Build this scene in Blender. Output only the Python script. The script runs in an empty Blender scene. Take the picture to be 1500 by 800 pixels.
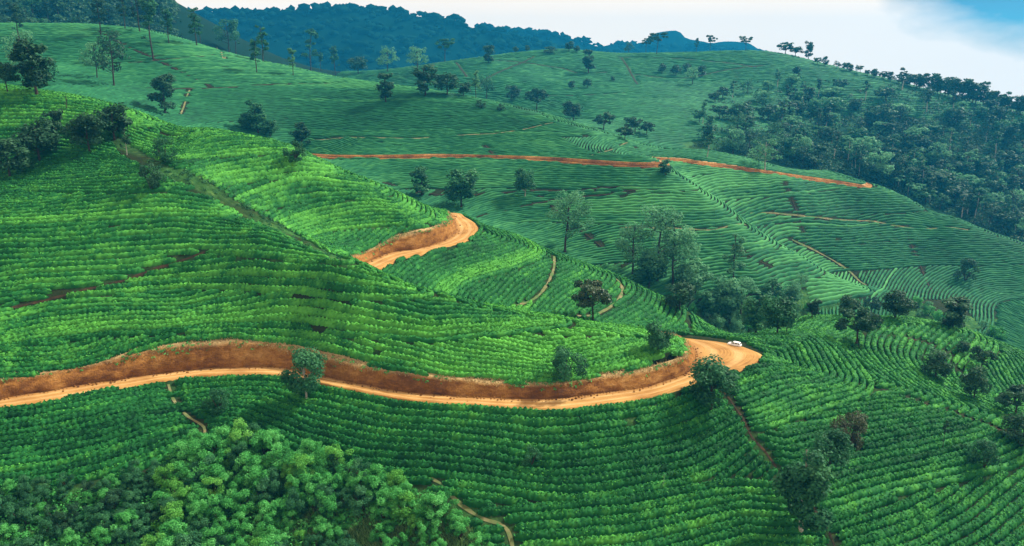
import bpy, bmesh, math, random
import numpy as np
from mathutils import Vector, Matrix, noise as mnoise

# ------------------------------------------------------------------ camera
F_PX = 1177.0            # focal length in pixels of the 1500 px wide photograph
PITCH = math.radians(15.2)
scene = bpy.context.scene
cam_data = bpy.data.cameras.new("camera")
cam = bpy.data.objects.new("camera", cam_data)
scene.collection.objects.link(cam)
cam_data.sensor_fit = 'HORIZONTAL'
cam_data.sensor_width = 36.0
cam_data.lens = 36.0 * F_PX / 1500.0
cam_data.clip_start = 0.5
cam_data.clip_end = 40000.0
cam.location = (0, 0, 0)
cam.rotation_euler = (math.radians(90) - PITCH, 0, 0)
scene.camera = cam

# ------------------------------------------------------------------ light
SUN_ELEV, SUN_AZ = math.radians(44), math.radians(58)   # azimuth from +Y (view direction) towards +X
sun_dir = Vector((math.sin(SUN_AZ) * math.cos(SUN_ELEV), math.cos(SUN_AZ) * math.cos(SUN_ELEV), math.sin(SUN_ELEV)))
sun_data = bpy.data.lights.new("sun", 'SUN')
sun_data.energy = 5.0
sun_data.angle = math.radians(4)
sun_data.color = (1.0, 0.95, 0.84)
sun = bpy.data.objects.new("sun", sun_data)
sun.rotation_euler = sun_dir.to_track_quat('Z', 'Y').to_euler()
sun.location = (-60, 60, 200)
scene.collection.objects.link(sun)

world = bpy.data.worlds.new("World")
scene.world = world
world.use_nodes = True
wt = world.node_tree
for n in list(wt.nodes):
    wt.nodes.remove(n)
def wn(t, **k):
    n = wt.nodes.new(t)
    for a, b in k.items():
        setattr(n, a, b)
    return n
w_out = wn('ShaderNodeOutputWorld')
w_bg = wn('ShaderNodeBackground')
w_sky = wn('ShaderNodeTexSky', sky_type='NISHITA', sun_disc=False)
w_sky.sun_elevation = SUN_ELEV
w_sky.sun_rotation = SUN_AZ
w_sky.altitude = 1500
w_co = wn('ShaderNodeTexCoord')
w_map = wn('ShaderNodeMapping')
w_map.inputs['Scale'].default_value = (1.0, 1.0, 2.6)
w_map.inputs['Location'].default_value = (0.0, 0.0, 0.0)
w_noise = wn('ShaderNodeTexNoise')
w_noise.inputs['Scale'].default_value = 2.2
w_noise.inputs['Detail'].default_value = 7
w_noise.inputs['Roughness'].default_value = 0.55
w_ramp = wn('ShaderNodeValToRGB')
w_ramp.color_ramp.elements[0].position = 0.48
w_ramp.color_ramp.elements[1].position = 0.66
w_skyk = wn('ShaderNodeVectorMath', operation='MULTIPLY')
w_skyk.inputs[1].default_value = (0.010, 0.024, 0.036)
w_n2 = wn('ShaderNodeTexNoise')
w_n2.inputs['Scale'].default_value = 3.0
w_n2.inputs['Detail'].default_value = 5
w_cl = wn('ShaderNodeValToRGB')
w_cl.color_ramp.elements[0].color = (0.73, 0.605, 0.49, 1)
w_cl.color_ramp.elements[1].color = (0.82, 0.685, 0.555, 1)
w_mix = wn('ShaderNodeMix', data_type='RGBA')
L = wt.links.new
L(w_co.outputs['Generated'], w_map.inputs['Vector'])
L(w_map.outputs['Vector'], w_noise.inputs['Vector'])
L(w_map.outputs['Vector'], w_n2.inputs['Vector'])
# a break in the cloud, upper right
w_sub = wn('ShaderNodeVectorMath', operation='SUBTRACT'); w_sub.inputs[1].default_value = (0.557, 0.825, 0.100)
w_mul = wn('ShaderNodeVectorMath', operation='MULTIPLY'); w_mul.inputs[1].default_value = (1.0, 1.0, 2.5)
w_len = wn('ShaderNodeVectorMath', operation='LENGTH')
w_mr = wn('ShaderNodeMapRange'); w_mr.inputs['From Min'].default_value = 0.10; w_mr.inputs['From Max'].default_value = 0.30
w_mr.inputs['To Min'].default_value = -0.12; w_mr.inputs['To Max'].default_value = 0.28
w_add = wn('ShaderNodeMath', operation='ADD')
L(w_co.outputs['Generated'], w_sub.inputs[0]); L(w_sub.outputs['Vector'], w_mul.inputs[0]); L(w_mul.outputs['Vector'], w_len.inputs[0])
L(w_len.outputs['Value'], w_mr.inputs['Value']); L(w_mr.outputs['Result'], w_add.inputs[1]); L(w_noise.outputs['Fac'], w_add.inputs[0])
L(w_add.outputs['Value'], w_ramp.inputs['Fac'])
L(w_n2.outputs['Fac'], w_cl.inputs['Fac'])
L(w_sky.outputs['Color'], w_skyk.inputs[0])
L(w_ramp.outputs['Color'], w_mix.inputs['Factor'])
L(w_skyk.outputs['Vector'], w_mix.inputs['A'])
L(w_cl.outputs['Color'], w_mix.inputs['B'])
L(w_mix.outputs['Result'], w_bg.inputs['Color'])
w_bg.inputs['Strength'].default_value = 1.0
L(w_bg.outputs['Background'], w_out.inputs['Surface'])

vs = scene.view_settings
vs.view_transform = 'Standard'
vs.look = 'None'
vs.gamma = 1.0
vs.use_curve_mapping = False
vs.exposure = 0.78
scene.cycles.use_denoising = True
scene.cycles.max_bounces = 5
scene.cycles.diffuse_bounces = 3
scene.cycles.glossy_bounces = 1
scene.cycles.transmission_bounces = 2
scene.cycles.volume_bounces = 1
scene.cycles.transparent_max_bounces = 4
scene.cycles.caustics_reflective = False
scene.cycles.caustics_refractive = False

rng = np.random.default_rng(11)
random.seed(5)
COL = scene.collection

# ------------------------------------------------------------------ pixel rays
CP, SP = math.cos(PITCH), math.sin(PITCH)
def ray(u, v):
    a = (u - 750.0) / F_PX
    b = (400.0 - v) / F_PX
    return a, CP + SP * b, -SP + CP * b
def by_z(u, v, z):
    a, y, zz = ray(u, v)
    k = z / zz
    return (a * k, y * k, z)
def by_y(u, v, d):
    a, y, zz = ray(u, v)
    k = d / y
    return (a * k, d, zz * k)
def project(p):
    """world points (n,3) -> pixel coordinates of the 1500x800 photograph and depth"""
    p = np.asarray(p, float)
    dep = p[..., 1] * CP - p[..., 2] * SP
    up = p[..., 1] * SP + p[..., 2] * CP
    return 750 + F_PX * p[..., 0] / dep, 400 - F_PX * up / dep, dep

def catmull(pts, step):
    """smooth polyline through pts (n,k), resampled about every `step` metres in plan"""
    P = np.asarray(pts, float)
    P = np.vstack([2 * P[0] - P[1], P, 2 * P[-1] - P[-2]])
    out = []
    for i in range(1, len(P) - 2):
        n = max(2, int(np.hypot(*(P[i + 1] - P[i])[:2]) / step))
        t = np.linspace(0, 1, n, endpoint=False)[:, None]
        a, b, c, d = P[i - 1], P[i], P[i + 1], P[i + 2]
        out.append(0.5 * ((2 * b) + (-a + c) * t + (2 * a - 5 * b + 4 * c - d) * t ** 2 + (-a + 3 * b - 3 * c + d) * t ** 3))
    out.append(P[-2][None])
    Q = np.vstack(out)
    s = np.r_[0, np.cumsum(np.hypot(*(np.diff(Q[:, :2], axis=0).T)))]
    m = max(2, int(s[-1] / step) + 1)
    si = np.linspace(0, s[-1], m)
    return np.stack([np.interp(si, s, Q[:, k]) for k in range(Q.shape[1])], 1)
# ------------------------------------------------------------------ the lie of the land
# heights of the hills: points read off the slopes, ridges and roads (the camera hovers at 0,0,0)
Z_ROAD = -58.0
Z_UP = -46.0
ctrl = []
def cz(*rows):
    for u, v, z in rows:
        ctrl.append(by_z(u, v, z))
def cy(*rows):
    for u, v, d in rows:
        ctrl.append(by_y(u, v, d))
def cw(*rows):
    ctrl.extend(rows)

# near road: bank top, inner edge, outer edge read off as picture columns
r1_in = [(-160, 611), (-60, 595), (0, 584), (100, 567), (200, 551), (260, 544), (300, 539), (340, 537), (380, 536.5), (420, 539), (500, 556), (600, 574), (700, 581), (780, 584),
         (830, 582), (880, 575), (950, 565), (1000, 549), (1014, 536), (1016, 524), (1013, 511), (998, 501), (981, 495.5)]
r1_out = [(-160, 626), (-60, 606), (0, 596), (100, 582), (200, 563), (260, 553), (300, 549), (340, 547.5), (380, 547), (420, 550), (500, 567), (600, 585.5), (700, 592.5), (780, 597.5),
          (830, 597), (880, 592), (950, 581), (1001, 566), (1062, 547), (1100, 535), (1113, 522), (1100, 513), (1052, 500.5)]
r1_top = [(-160, 580), (-60, 566), (0, 558), (100, 544), (200, 521), (260, 510), (300, 506), (340, 504), (380, 507), (420, 515), (500, 532), (600, 550), (700, 561), (780, 565),
          (830, 562), (880, 555), (950, 545), (1000, 531), (1012, 527), (1012, 519), (1008, 510), (992, 502), (976, 498)]
ROAD1 = []
for k, (a, b, c) in enumerate(zip(r1_in, r1_out, r1_top)):
    zr = -58.0 - 0.3 * (k > 17)
    pin, pout = by_z(*a, zr), by_z(*b, zr)
    dx, dy = pin[0] - pout[0], pin[1] - pout[1]
    l = math.hypot(dx, dy)
    hb = 1.15
    if k <= 16:
        ptop = by_y(c[0], c[1], pin[1] + hb)
    else:
        ptop = (pin[0] + dx / l * hb, pin[1] + dy / l * hb, zr + [2.6, 2.2, 1.9, 1.5, 1.3, 1.2][k - 17])
    ROAD1.append(pin + pout + ptop)
def by_center(pts, hw, hbank, bw=1.0):
    """edges of a road from its centre line; uphill lies to the left of travel"""
    P = np.array(pts, float)
    T = np.gradient(P[:, :2], axis=0)
    T /= np.linalg.norm(T, axis=1)[:, None]
    N = np.stack([-T[:, 1], T[:, 0]], 1)
    out = []
    for i in range(len(P)):
        x, y, z = P[i]
        nx, ny = N[i]
        h = hbank[i] if hasattr(hbank, '__len__') else hbank
        out.append((x + nx * hw, y + ny * hw, z, x - nx * hw, y - ny * hw, z, x + nx * (hw + bw), y + ny * (hw + bw), z + h))
    return out
# behind the spur the road climbs back along the gully
ROAD1 += by_center([(25, 166.5, -59.4), (14, 165.6, -58.4)], 1.7, 0.8)
r2_in = [(520, 392), (567, 371.5), (618, 363), (650, 352), (664, 341), (666, 331), (662, 319)]
r2_out = [(540, 399), (590, 377), (642, 363), (680, 353), (697, 340), (696, 328), (681, 318)]
r2_top = [(517, 377), (567, 356), (618, 336), (648, 327), (660, 322), (662, 320), (658, 315)]
ROAD2 = by_center([(-36.5, 156.5, -42.6)], 1.9, 1.2) if False else []
for k, (a, b, c) in enumerate(zip(r2_in, r2_out, r2_top)):
    pin, pout = by_z(*a, Z_UP), by_z(*b, Z_UP)
    dx, dy = pin[0] - pout[0], pin[1] - pout[1]
    l = math.hypot(dx, dy)
    if k <= 3:
        ptop = by_y(c[0], c[1], pin[1] + 1.2)
        ptop = (ptop[0], ptop[1], min(ptop[2], Z_UP + 3.6))
    else:
        ptop = (pin[0] + dx / l * 1.1, pin[1] + dy / l * 1.1, Z_UP + [3.0, 2.4, 1.8][k - 4])
    ROAD2.append(pin + pout + ptop)
ROAD2 += by_center([(-18, 241, -46.8), (-26, 251, -48.5)], 1.9, 1.0)
road3_px = [(440, 227, -45), (490, 231, -45), (560, 232, -45), (640, 231, -45), (720, 232, -45), (800, 235, -45), (870, 240, -45), (930, 243.5, -45), (965, 242.5, -45), (976, 239, -45)]
road3_w = [by_z(*p) for p in road3_px]
road4_px = [(985, 235, -48.5), (1030, 240.5, -50), (1080, 247, -52.5), (1130, 254.5, -55.5), (1180, 262, -59), (1225, 268, -61.5), (1256, 272.5, -63)]
road3_w += [(56, 362, -45.5), (60, 376, -47)]
road4_w = [by_z(*p) for p in road4_px]
road3_w += road4_w
road3_w += [(178, 398, -63.5), (182, 412, -63.5), (170, 430, -62)]
ROAD3 = by_center(road3_w, 0.9, [0.8, 1.2, 1.5, 1.6, 1.4, 1.5, 1.6, 1.6, 1.4, 1.1, 0.9, 0.9, 0.9, 1.0, 1.2, 1.3, 1.4, 1.3, 1.0, 0.8, 0.8, 0.8], 1.2)
for r in ROAD1 + ROAD2:
    ctrl.append(r[3:6])
    ctrl.append(r[6:9])
for r in road3_w:
    ctrl.append(r)

# foreground slope below the near road
cz((0, 640, -60.5), (0, 700, -63.5), (0, 800, -68), (-150, 760, -66), (200, 610, -60.2), (200, 680, -64), (100, 740, -66.5), (330, 600, -60.6), (330, 690, -65.5), (330, 790, -70.5),
   (430, 620, -61.8), (500, 660, -63.8), (550, 800, -70.5), (620, 640, -61.2), (620, 720, -65.5), (780, 640, -61.2), (780, 700, -64.8), (780, 800, -70),
   (930, 640, -61.8), (930, 720, -66.6), (930, 800, -71), (1080, 600, -61.3), (1080, 700, -66.8), (1080, 800, -71.6), (1200, 570, -61.4), (1110, 635, -62.8), (1200, 606, -62.8), (1290, 577, -63.0),
   (1265, 660, -66), (1400, 628, -66), (1200, 760, -69.2), (1350, 722, -69.3), (1500, 690, -69.6), (1200, 800, -71), (1350, 800, -72.8), (1500, 800, -75), (1650, 800, -80), (1620, 680, -72))
cw((0, 70, -84), (-80, 70, -92), (80, 70, -90), (0, 20, -105), (-150, 40, -105), (150, 40, -110), (0, -60, -115), (-150, -60, -115), (150, -60, -118), (200, 100, -98))
# knoll on the right
cz((1085, 503, -58.6), (1130, 497, -60), (1190, 491, -62), (1150, 530, -60.6), (1165, 469, -67.5), (1240, 467, -65), (1330, 468, -65), (1400, 481, -67), (1455, 500, -70), (1500, 520, -73.5),
   (1230, 500, -63.3), (1300, 520, -64.3), (1380, 540, -67.3), (1450, 562, -70.3), (1500, 578, -73), (1600, 560, -80))
cw((100, 214, -75), (100, 240, -89), (140, 208, -84), (150, 235, -94), (70, 212, -77), (70, 235, -87), (190, 215, -97), (210, 180, -94))
# left hill: foot above the bank, face, gully, ridge
cz((500, 386, -40.5), (567, 412, -43.6), (652, 433, -46.8), (736, 453, -50), (820, 467, -52.6), (905, 481, -55), (965, 489, -56.6))
cz((0, 330, -34.5), (100, 330, -35), (0, 440, -46), (150, 430, -46), (250, 420, -46), (350, 430, -46.8), (450, 450, -48.2), (560, 480, -50.3), (680, 505, -52.4), (800, 515, -54),
   (385, 346, -37), (280, 300, -32.5), (200, 260, -27), (100, 240, -25.5), (0, 230, -24.7))
cz((400, 319, -37.0), (455, 350, -41.0), (340, 285, -31.8), (295, 258, -27.4), (240, 215, -22.5))
cz((0, 134, -9.6), (90, 146, -11.7), (180, 163, -14.6), (300, 192, -19), (430, 227, -24.6), (540, 267, -32.4), (600, 292, -37.4), (650, 319, -42.4),
   (450, 290, -34.3), (560, 325, -40.0))
cy((-150, 112, 232))
cw((-50, 234, -38.5), (-30, 238, -46.5), (-78, 238, -33.5), (-200, 238, -9), (-260, 240, -4), (-200, 180, -28), (-200, 140, -52), (-240, 100, -78))
# behind that ridge
cw((-20, 290, -60), (-150, 262, -20), (-150, 300, -26), (-220, 270, -14), (-220, 310, -20), (-100, 250, -27), (-100, 295, -38), (-60, 245, -36), (-60, 290, -47), (-22, 268, -55), (-300, 300, -10), (-300, 380, -5))
# second spur below road two
cz((705, 331, -47.2), (750, 345, -50), (824, 376, -55), (905, 406, -60), (950, 429, -63), (1000, 450, -66), (1030, 479, -70.4),
   (620, 380, -47.4), (660, 395, -49.8), (720, 400, -51.4), (760, 430, -55.0), (800, 420, -55.2), (900, 474, -61.4), (900, 440, -60.2), (980, 485, -64.5))
cy((600, 408, 173), (640, 419, 173.5), (690, 434, 174.5), (740, 450, 175), (820, 464, 176))
cw((-2, 241, -58), (8, 258, -68), (18, 237, -65), (26, 253, -76), (35, 232, -70), (45, 245, -82), (55, 222, -77), (62, 190, -69), (50, 178, -64.5), (-22, 163.5, -48.2), (-12, 164, -51.8), (0, 164.5, -55), (10, 165.5, -58))
# valley floor and the middle spur
cz((1050, 472, -90), (1110, 470, -92), (1180, 462, -93), (1340, 457, -96), (1450, 490, -100), (1270, 452, -95))
cz((985, 249, -47.5), (1010, 266, -51.5), (1045, 290, -57), (1100, 332, -67.5), (1180, 381, -79), (1265, 431, -91),
   (520, 262, -50.5), (600, 292, -56.5), (700, 300, -58.5), (700, 260, -50.3), (800, 350, -68), (800, 290, -57), (900, 400, -76), (900, 330, -64), (1000, 420, -80.5), (1000, 330, -64.5), (1000, 290, -56), (880, 265, -50.5), (1120, 430, -84), (1100, 380, -75))
# gully behind it and the third spur
cw((83, 357, -58.5), (101, 353, -70), (121, 345, -83.5), (142, 332, -94.5))
cz((1050, 270, -57.7), (1130, 330, -74.2), (1250, 400, -92.5), (1350, 430, -96), (1500, 470, -101),
   (1150, 290, -64.6), (1250, 310, -73), (1250, 350, -82), (1350, 340, -81.5), (1400, 400, -94), (1500, 420, -98), (1150, 270, -59.2))
cz((940, 213, -43.5), (1030, 222, -47.5), (1100, 236, -52.5), (1180, 252, -57.7), (1250, 267, -62.3), (1330, 293, -69.5), (1400, 321, -77), (1500, 361, -87.5), (1600, 410, -97))
cw((110, 450, -66), (150, 445, -75), (200, 440, -83), (230, 410, -93), (80, 450, -56), (290, 380, -106), (300, 300, -108))
# slope and ridge behind the middle spur
cy((300, 132, 400), (270, 172, 365), (500, 133, 437), (600, 152, 420), (700, 200, 392), (600, 200, 392), (400, 190, 385), (480, 215, 380), (800, 212, 378), (430, 212, 382), (860, 215, 375),
   (180, 148, 352), (330, 195, 365), (0, 118, 355))
cy((0, 85, 405), (150, 90, 412), (-200, 60, 410))
cy((-200, 20, 455), (0, 36, 455), (100, 36, 462), (180, 41, 468), (250, 54, 475), (330, 81, 480), (430, 101, 480), (540, 121, 470), (620, 131, 458), (700, 146, 440), (780, 166, 422), (860, 190, 402), (905, 205, 392))
# behind it: wooded hollow, then the broad hill
cw((-380, 520, 8), (-250, 540, -10), (-150, 540, -28), (-80, 530, -36), (0, 510, -40), (-40, 640, -36), (-150, 700, -30), (-320, 640, 30), (-420, 640, 50), (-330, 760, 60), (-200, 800, -10), (-450, 760, 80), (-520, 500, 40))
cy((560, 104, 760), (640, 94, 780), (700, 86, 790), (770, 77, 800), (830, 73, 800), (900, 79, 810), (950, 79, 815), (1030, 78, 815), (1110, 76, 800), (1160, 82, 780), (1200, 93, 760), (1300, 116, 725), (1400, 143, 690), (1500, 168, 660), (1650, 205, 620))
cy((640, 112, 690), (720, 122, 665), (800, 142, 630), (800, 105, 715), (900, 110, 715), (900, 150, 610), (1000, 145, 630), (1000, 105, 730), (1100, 120, 700), (900, 188, 520), (1000, 194, 530), (1100, 215, 520), (1200, 240, 510), (1300, 288, 492),
   (1400, 315, 478), (1500, 352, 445), (1300, 200, 610), (1450, 250, 565), (1200, 160, 650), (1400, 200, 610), (1100, 170, 600), (1600, 300, 540))
cw((-40, 950, -60), (100, 1000, -60), (300, 950, -60), (450, 800, -70), (600, 700, -80), (600, 500, -110), (-200, 1050, -50), (0, 1300, -90), (300, 1300, -90), (-300, 1300, -60), (600, 1200, -95), (-600, 1000, 40), (-700, 700, 70))

C = np.array(ctrl, float)
S = 100.0
def tps_fit(P, z, lam):
    n = len(P)
    d2 = ((P[:, None] - P[None]) ** 2).sum(-1)
    K = np.where(d2 > 0, 0.5 * d2 * np.log(np.maximum(d2, 1e-12)), 0)
    # nearer points are surer, farther ones may give more
    K[np.arange(n), np.arange(n)] += lam
    A = np.zeros((n + 3, n + 3))
    A[:n, :n] = K
    A[:n, n] = 1
    A[:n, n + 1:] = P
    A[n, :n] = 1
    A[n + 1:, :n] = P.T
    return np.linalg.solve(A, np.r_[z, 0, 0, 0])
def warp(xy):
    """plan compressed with distance so that far points spread as wide as near ones"""
    x, y = xy[..., 0], xy[..., 1]
    r = np.maximum(y, -60) + 140.0
    return np.stack([x / r * 3.0, np.log(r / 200.0) * 3.0], -1)
PW = warp(C[:, :2])
scale_d = (np.maximum(C[:, 1], 0) + 140.0)
W_TPS = tps_fit(PW, C[:, 2], 2e-4)
def tps_eval(xy):
    Q = warp(xy)
    out = np.empty(len(Q))
    for i in range(0, len(Q), 20000):
        q = Q[i:i + 20000]
        d2 = ((q[:, None] - PW[None]) ** 2).sum(-1)
        K = 0.5 * d2 * np.log(np.maximum(d2, 1e-12))
        out[i:i + 20000] = K @ W_TPS[:-3] + W_TPS[-3] + q @ W_TPS[-2:]
    return out

# fan-shaped lattice: rows at growing distance, columns spread with it
NC = 580
yy = []
y = -80.0
while y < 1500 and len(yy) < 4000:
    yy.append(y)
    y += 6.0 if y < 70 else max(0.6, 0.6 + (y - 200) * 0.009 if y > 200 else 0.6)
YR = np.array(yy)
HALF = lambda y: 0.78 * np.maximum(y, 0) + 75.0
CS = np.linspace(-1, 1, NC)
GX = CS[None, :] * HALF(YR)[:, None]
GY = np.repeat(YR[:, None], NC, 1)
XY = np.stack([GX.ravel(), GY.ravel()], 1)
def vnoise(x, y, seed=0):
    """smooth value noise, period-free"""
    xi, yi = np.floor(x).astype(np.int64), np.floor(y).astype(np.int64)
    fx, fy = x - xi, y - yi
    fx, fy = fx * fx * (3 - 2 * fx), fy * fy * (3 - 2 * fy)
    def h(a, b):
        n = (a * 374761393 + b * 668265263 + seed * 1274126177) & 0x7fffffff
        n = ((n ^ (n >> 13)) * 1274126177) & 0x7fffffff
        return ((n ^ (n >> 16)) & 0xffff) / 65535.0
    return (h(xi, yi) * (1 - fx) + h(xi + 1, yi) * fx) * (1 - fy) + (h(xi, yi + 1) * (1 - fx) + h(xi + 1, yi + 1) * fx) * fy
def fbm(x, y, o=4, seed=0):
    s, a = 0.0, 0.5
    for k in range(o):
        s = s + a * (vnoise(x * 2 ** k, y * 2 ** k, seed + k) - 0.5)
        a *= 0.5
    return s

GZ = tps_eval(XY)
GZ = GZ.reshape(GX.shape)

def sample(G, x, y):
    """bilinear look-up in the fan lattice"""
    x = np.asarray(x, float); y = np.asarray(y, float)
    r = np.interp(y, YR, np.arange(len(YR)))
    c = (x / HALF(y) + 1) * 0.5 * (NC - 1)
    r0 = np.clip(np.floor(r).astype(int), 0, len(YR) - 2)
    c0 = np.clip(np.floor(c).astype(int), 0, NC - 2)
    fr, fc = r - r0, np.clip(c - c0, 0, 1)
    return (G[r0, c0] * (1 - fc) + G[r0, c0 + 1] * fc) * (1 - fr) + (G[r0 + 1, c0] * (1 - fc) + G[r0 + 1, c0 + 1] * fc) * fr

# ------------------------------------------------------------------ cut the roads into the slopes
def road_lines(R, step=0.6):
    Q = catmull(np.array(R), step)
    return Q[:, 0:3], Q[:, 3:6], Q[:, 6:9]
ROADS = [road_lines(ROAD1), road_lines(ROAD2), road_lines(ROAD3, 1.2)]
def road_coords(x, y, road):
    """lateral position: -1..1 across the carriageway, above 1 metres past the inner edge, plus nearest index and distance"""
    I, O, T = road
    Cn = (I[:, :2] + O[:, :2]) / 2
    hw = np.linalg.norm(I[:, :2] - O[:, :2], axis=1) / 2
    N = (I[:, :2] - O[:, :2]) / (2 * hw)[:, None]
    P = np.stack([x, y], 1)
    idx = np.empty(len(P), int)
    dist = np.empty(len(P))
    for i in range(0, len(P), 20000):
        # distance to the road quad measured from three lines across it
        q = P[i:i + 20000]
        best = None
        for k in (-0.85, 0.0, 0.85):
            L3 = Cn + N * (hw * k)[:, None]
            d2 = ((q[:, None] - L3[None]) ** 2).sum(-1)
            j = d2.argmin(1)
            dd = d2[np.arange(len(q)), j]
            if best is None:
                best, bj = dd, j
            else:
                m = dd < best
                best = np.where(m, dd, best)
                bj = np.where(m, j, bj)
        idx[i:i + 20000] = bj
        dist[i:i + 20000] = np.sqrt(best)
    lat = ((P - Cn[idx]) * N[idx]).sum(1)
    # past either end of the road there is no road
    for e, q in ((0, 1), (len(Cn) - 1, len(Cn) - 2)):
        out = (idx == e) & (((P - Cn[e]) * (Cn[e] - Cn[q])).sum(1) > 0.05)
        dist[out] = 1e3
    return lat, idx, dist, hw[idx]
GN = GZ.copy()                      # natural surface without cuts
ROADMASK = np.zeros(GZ.shape, bool)
flat = GZ.ravel()
for road in ROADS:
    I, O, T = road
    lo, hi = np.minimum(I.min(0), O.min(0)) - 14, np.maximum(I.max(0), O.max(0)) + 14
    sel = np.flatnonzero((XY[:, 0] > lo[0]) & (XY[:, 0] < hi[0]) & (XY[:, 1] > lo[1]) & (XY[:, 1] < hi[1]))
    lat, idx, dist, hw = road_coords(XY[sel, 0], XY[sel, 1], road)
    bw = np.linalg.norm(T[:, :2] - I[:, :2], axis=1)[idx]
    zr = (I[:, 2] + O[:, 2])[idx] / 2
    cut = (lat > -hw - 0.1) & (lat < hw + bw + 0.7) & (dist < np.maximum(hw, 2.5) + bw + 1.5)
    zn = flat[sel]
    zn = np.where(cut, np.minimum(zn, zr - 0.35), zn)
    # shoulder below the outer edge
    sh = (~cut) & (lat <= -hw - 0.1) & (lat > -hw - 4) & (dist < np.maximum(hw, 2.5) + 4)
    w = np.clip(1 - (-lat - hw) / 4, 0, 1)
    zn = np.where(sh, zn * (1 - w) + np.minimum(zn, zr - 0.2) * w, zn)
    flat[sel] = zn
GZ = flat.reshape(GX.shape)
ROLL = np.where(GY < 262, 0.25, 0.8) * fbm(GX / 9, GY / 9, 3, 3)
GZ = GZ + ROLL
GU = GN + ROLL                      # the slopes as they were before the cuts
# ------------------------------------------------------------------ helpers: meshes, materials, tags
def mesh_np(name, V, F, mats=(), smooth=False, attrs=None):
    """mesh from numpy arrays; F is (n,3) or (n,4)"""
    me = bpy.data.meshes.new(name)
    V = np.ascontiguousarray(V, np.float32)
    F = np.ascontiguousarray(F, np.int32)
    n, k = F.shape
    me.vertices.add(len(V))
    me.vertices.foreach_set('co', V.ravel())
    me.loops.add(n * k)
    me.loops.foreach_set('vertex_index', F.ravel())
    me.polygons.add(n)
    me.polygons.foreach_set('loop_start', np.arange(0, n * k, k, dtype=np.int32))
    me.polygons.foreach_set('loop_total', np.full(n, k, np.int32))
    if smooth:
        me.polygons.foreach_set('use_smooth', np.ones(n, bool))
    for key, val in (attrs or {}).items():
        at = me.attributes.new(key, 'FLOAT', 'POINT')
        at.data.foreach_set('value', np.ascontiguousarray(val, np.float32).ravel())
    for m in mats:
        me.materials.append(m)
    me.update(calc_edges=True)
    return me
def link(name, data, parent=None, loc=None, rz=0.0, scale=1.0):
    o = bpy.data.objects.new(name, data)
    COL.objects.link(o)
    if parent is not None:
        o.parent = parent
    if loc is not None:
        o.location = loc
    o.rotation_euler = (0, 0, rz)
    o.scale = (scale, scale, scale) if not hasattr(scale, '__len__') else scale
    return o
def tag(o, label=None, cat=None, group=None, kind=None):
    if label: o['label'] = label
    if cat: o['category'] = cat
    if group: o['group'] = group
    if kind: o['kind'] = kind
    return o
def grid_faces(nr, nc):
    a = (np.arange(nr - 1)[:, None] * nc + np.arange(nc - 1)[None]).ravel()
    return np.stack([a, a + 1, a + nc + 1, a + nc], 1)

class NT:
    """short-hand for node materials"""
    def __init__(self, name):
        self.m = bpy.data.materials.new(name)
        self.m.use_nodes = True
        self.t = self.m.node_tree
        self.b = self.t.nodes['Principled BSDF']
        self.out = self.t.nodes['Material Output']
    def n(self, typ, **k):
        x = self.t.nodes.new(typ)
        for a, b in k.items():
            setattr(x, a, b)
        return x
    def l(self, a, b):
        self.t.links.new(a, b)
    def pos(self):
        return self.n('ShaderNodeNewGeometry').outputs['Position']
    def obj(self):
        return self.n('ShaderNodeTexCoord').outputs['Object']
    def noise(self, vec, scale, detail=4, rough=0.55):
        x = self.n('ShaderNodeTexNoise')
        x.inputs['Scale'].default_value = scale
        x.inputs['Detail'].default_value = detail
        x.inputs['Roughness'].default_value = rough
        if vec is not None:
            self.l(vec, x.inputs['Vector'])
        return x.outputs['Fac']
    def ramp(self, fac, stops):
        x = self.n('ShaderNodeValToRGB')
        e = x.color_ramp.elements
        while len(e) < len(stops):
            e.new(0.5)
        for el, (p, c) in zip(e, stops):
            el.position = p
            el.color = (*c, 1) if len(c) == 3 else c
        self.l(fac, x.inputs['Fac'])
        return x.outputs['Color']
    def attr(self, name):
        return self.n('ShaderNodeAttribute', attribute_name=name).outputs['Fac']
    def mix(self, fac, a, b, typ='MIX'):
        x = self.n('ShaderNodeMix', data_type='RGBA', blend_type=typ)
        for key, val in (('Factor', fac), ('A', a), ('B', b)):
            s = x.inputs[key]
            if hasattr(val, 'is_linked'):
                self.l(val, s)
            elif isinstance(val, (int, float)):
                s.default_value = val
            else:
                s.default_value = (*val, 1)
        return x.outputs['Result']
    def math(self, op, a, b=0.0):
        x = self.n('ShaderNodeMath', operation=op)
        for i, val in enumerate((a, b)):
            if hasattr(val, 'is_linked'):
                self.l(val, x.inputs[i])
            else:
                x.inputs[i].default_value = val
        return x.outputs['Value']
    def bump(self, h, strength=0.5, dist=0.1):
        x = self.n('ShaderNodeBump')
        x.inputs['Strength'].default_value = strength
        x.inputs['Distance'].default_value = dist
        self.l(h, x.inputs['Height'])
        self.l(x.outputs['Normal'], self.b.inputs['Normal'])
    def base(self, col, rough=0.8, spec=0.2):
        if hasattr(col, 'is_linked'):
            self.l(col, self.b.inputs['Base Color'])
        else:
            self.b.inputs['Base Color'].default_value = (*col, 1)
        self.b.inputs['Roughness'].default_value = rough
        self.b.inputs['Specular IOR Level'].default_value = spec
        return self.m

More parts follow.
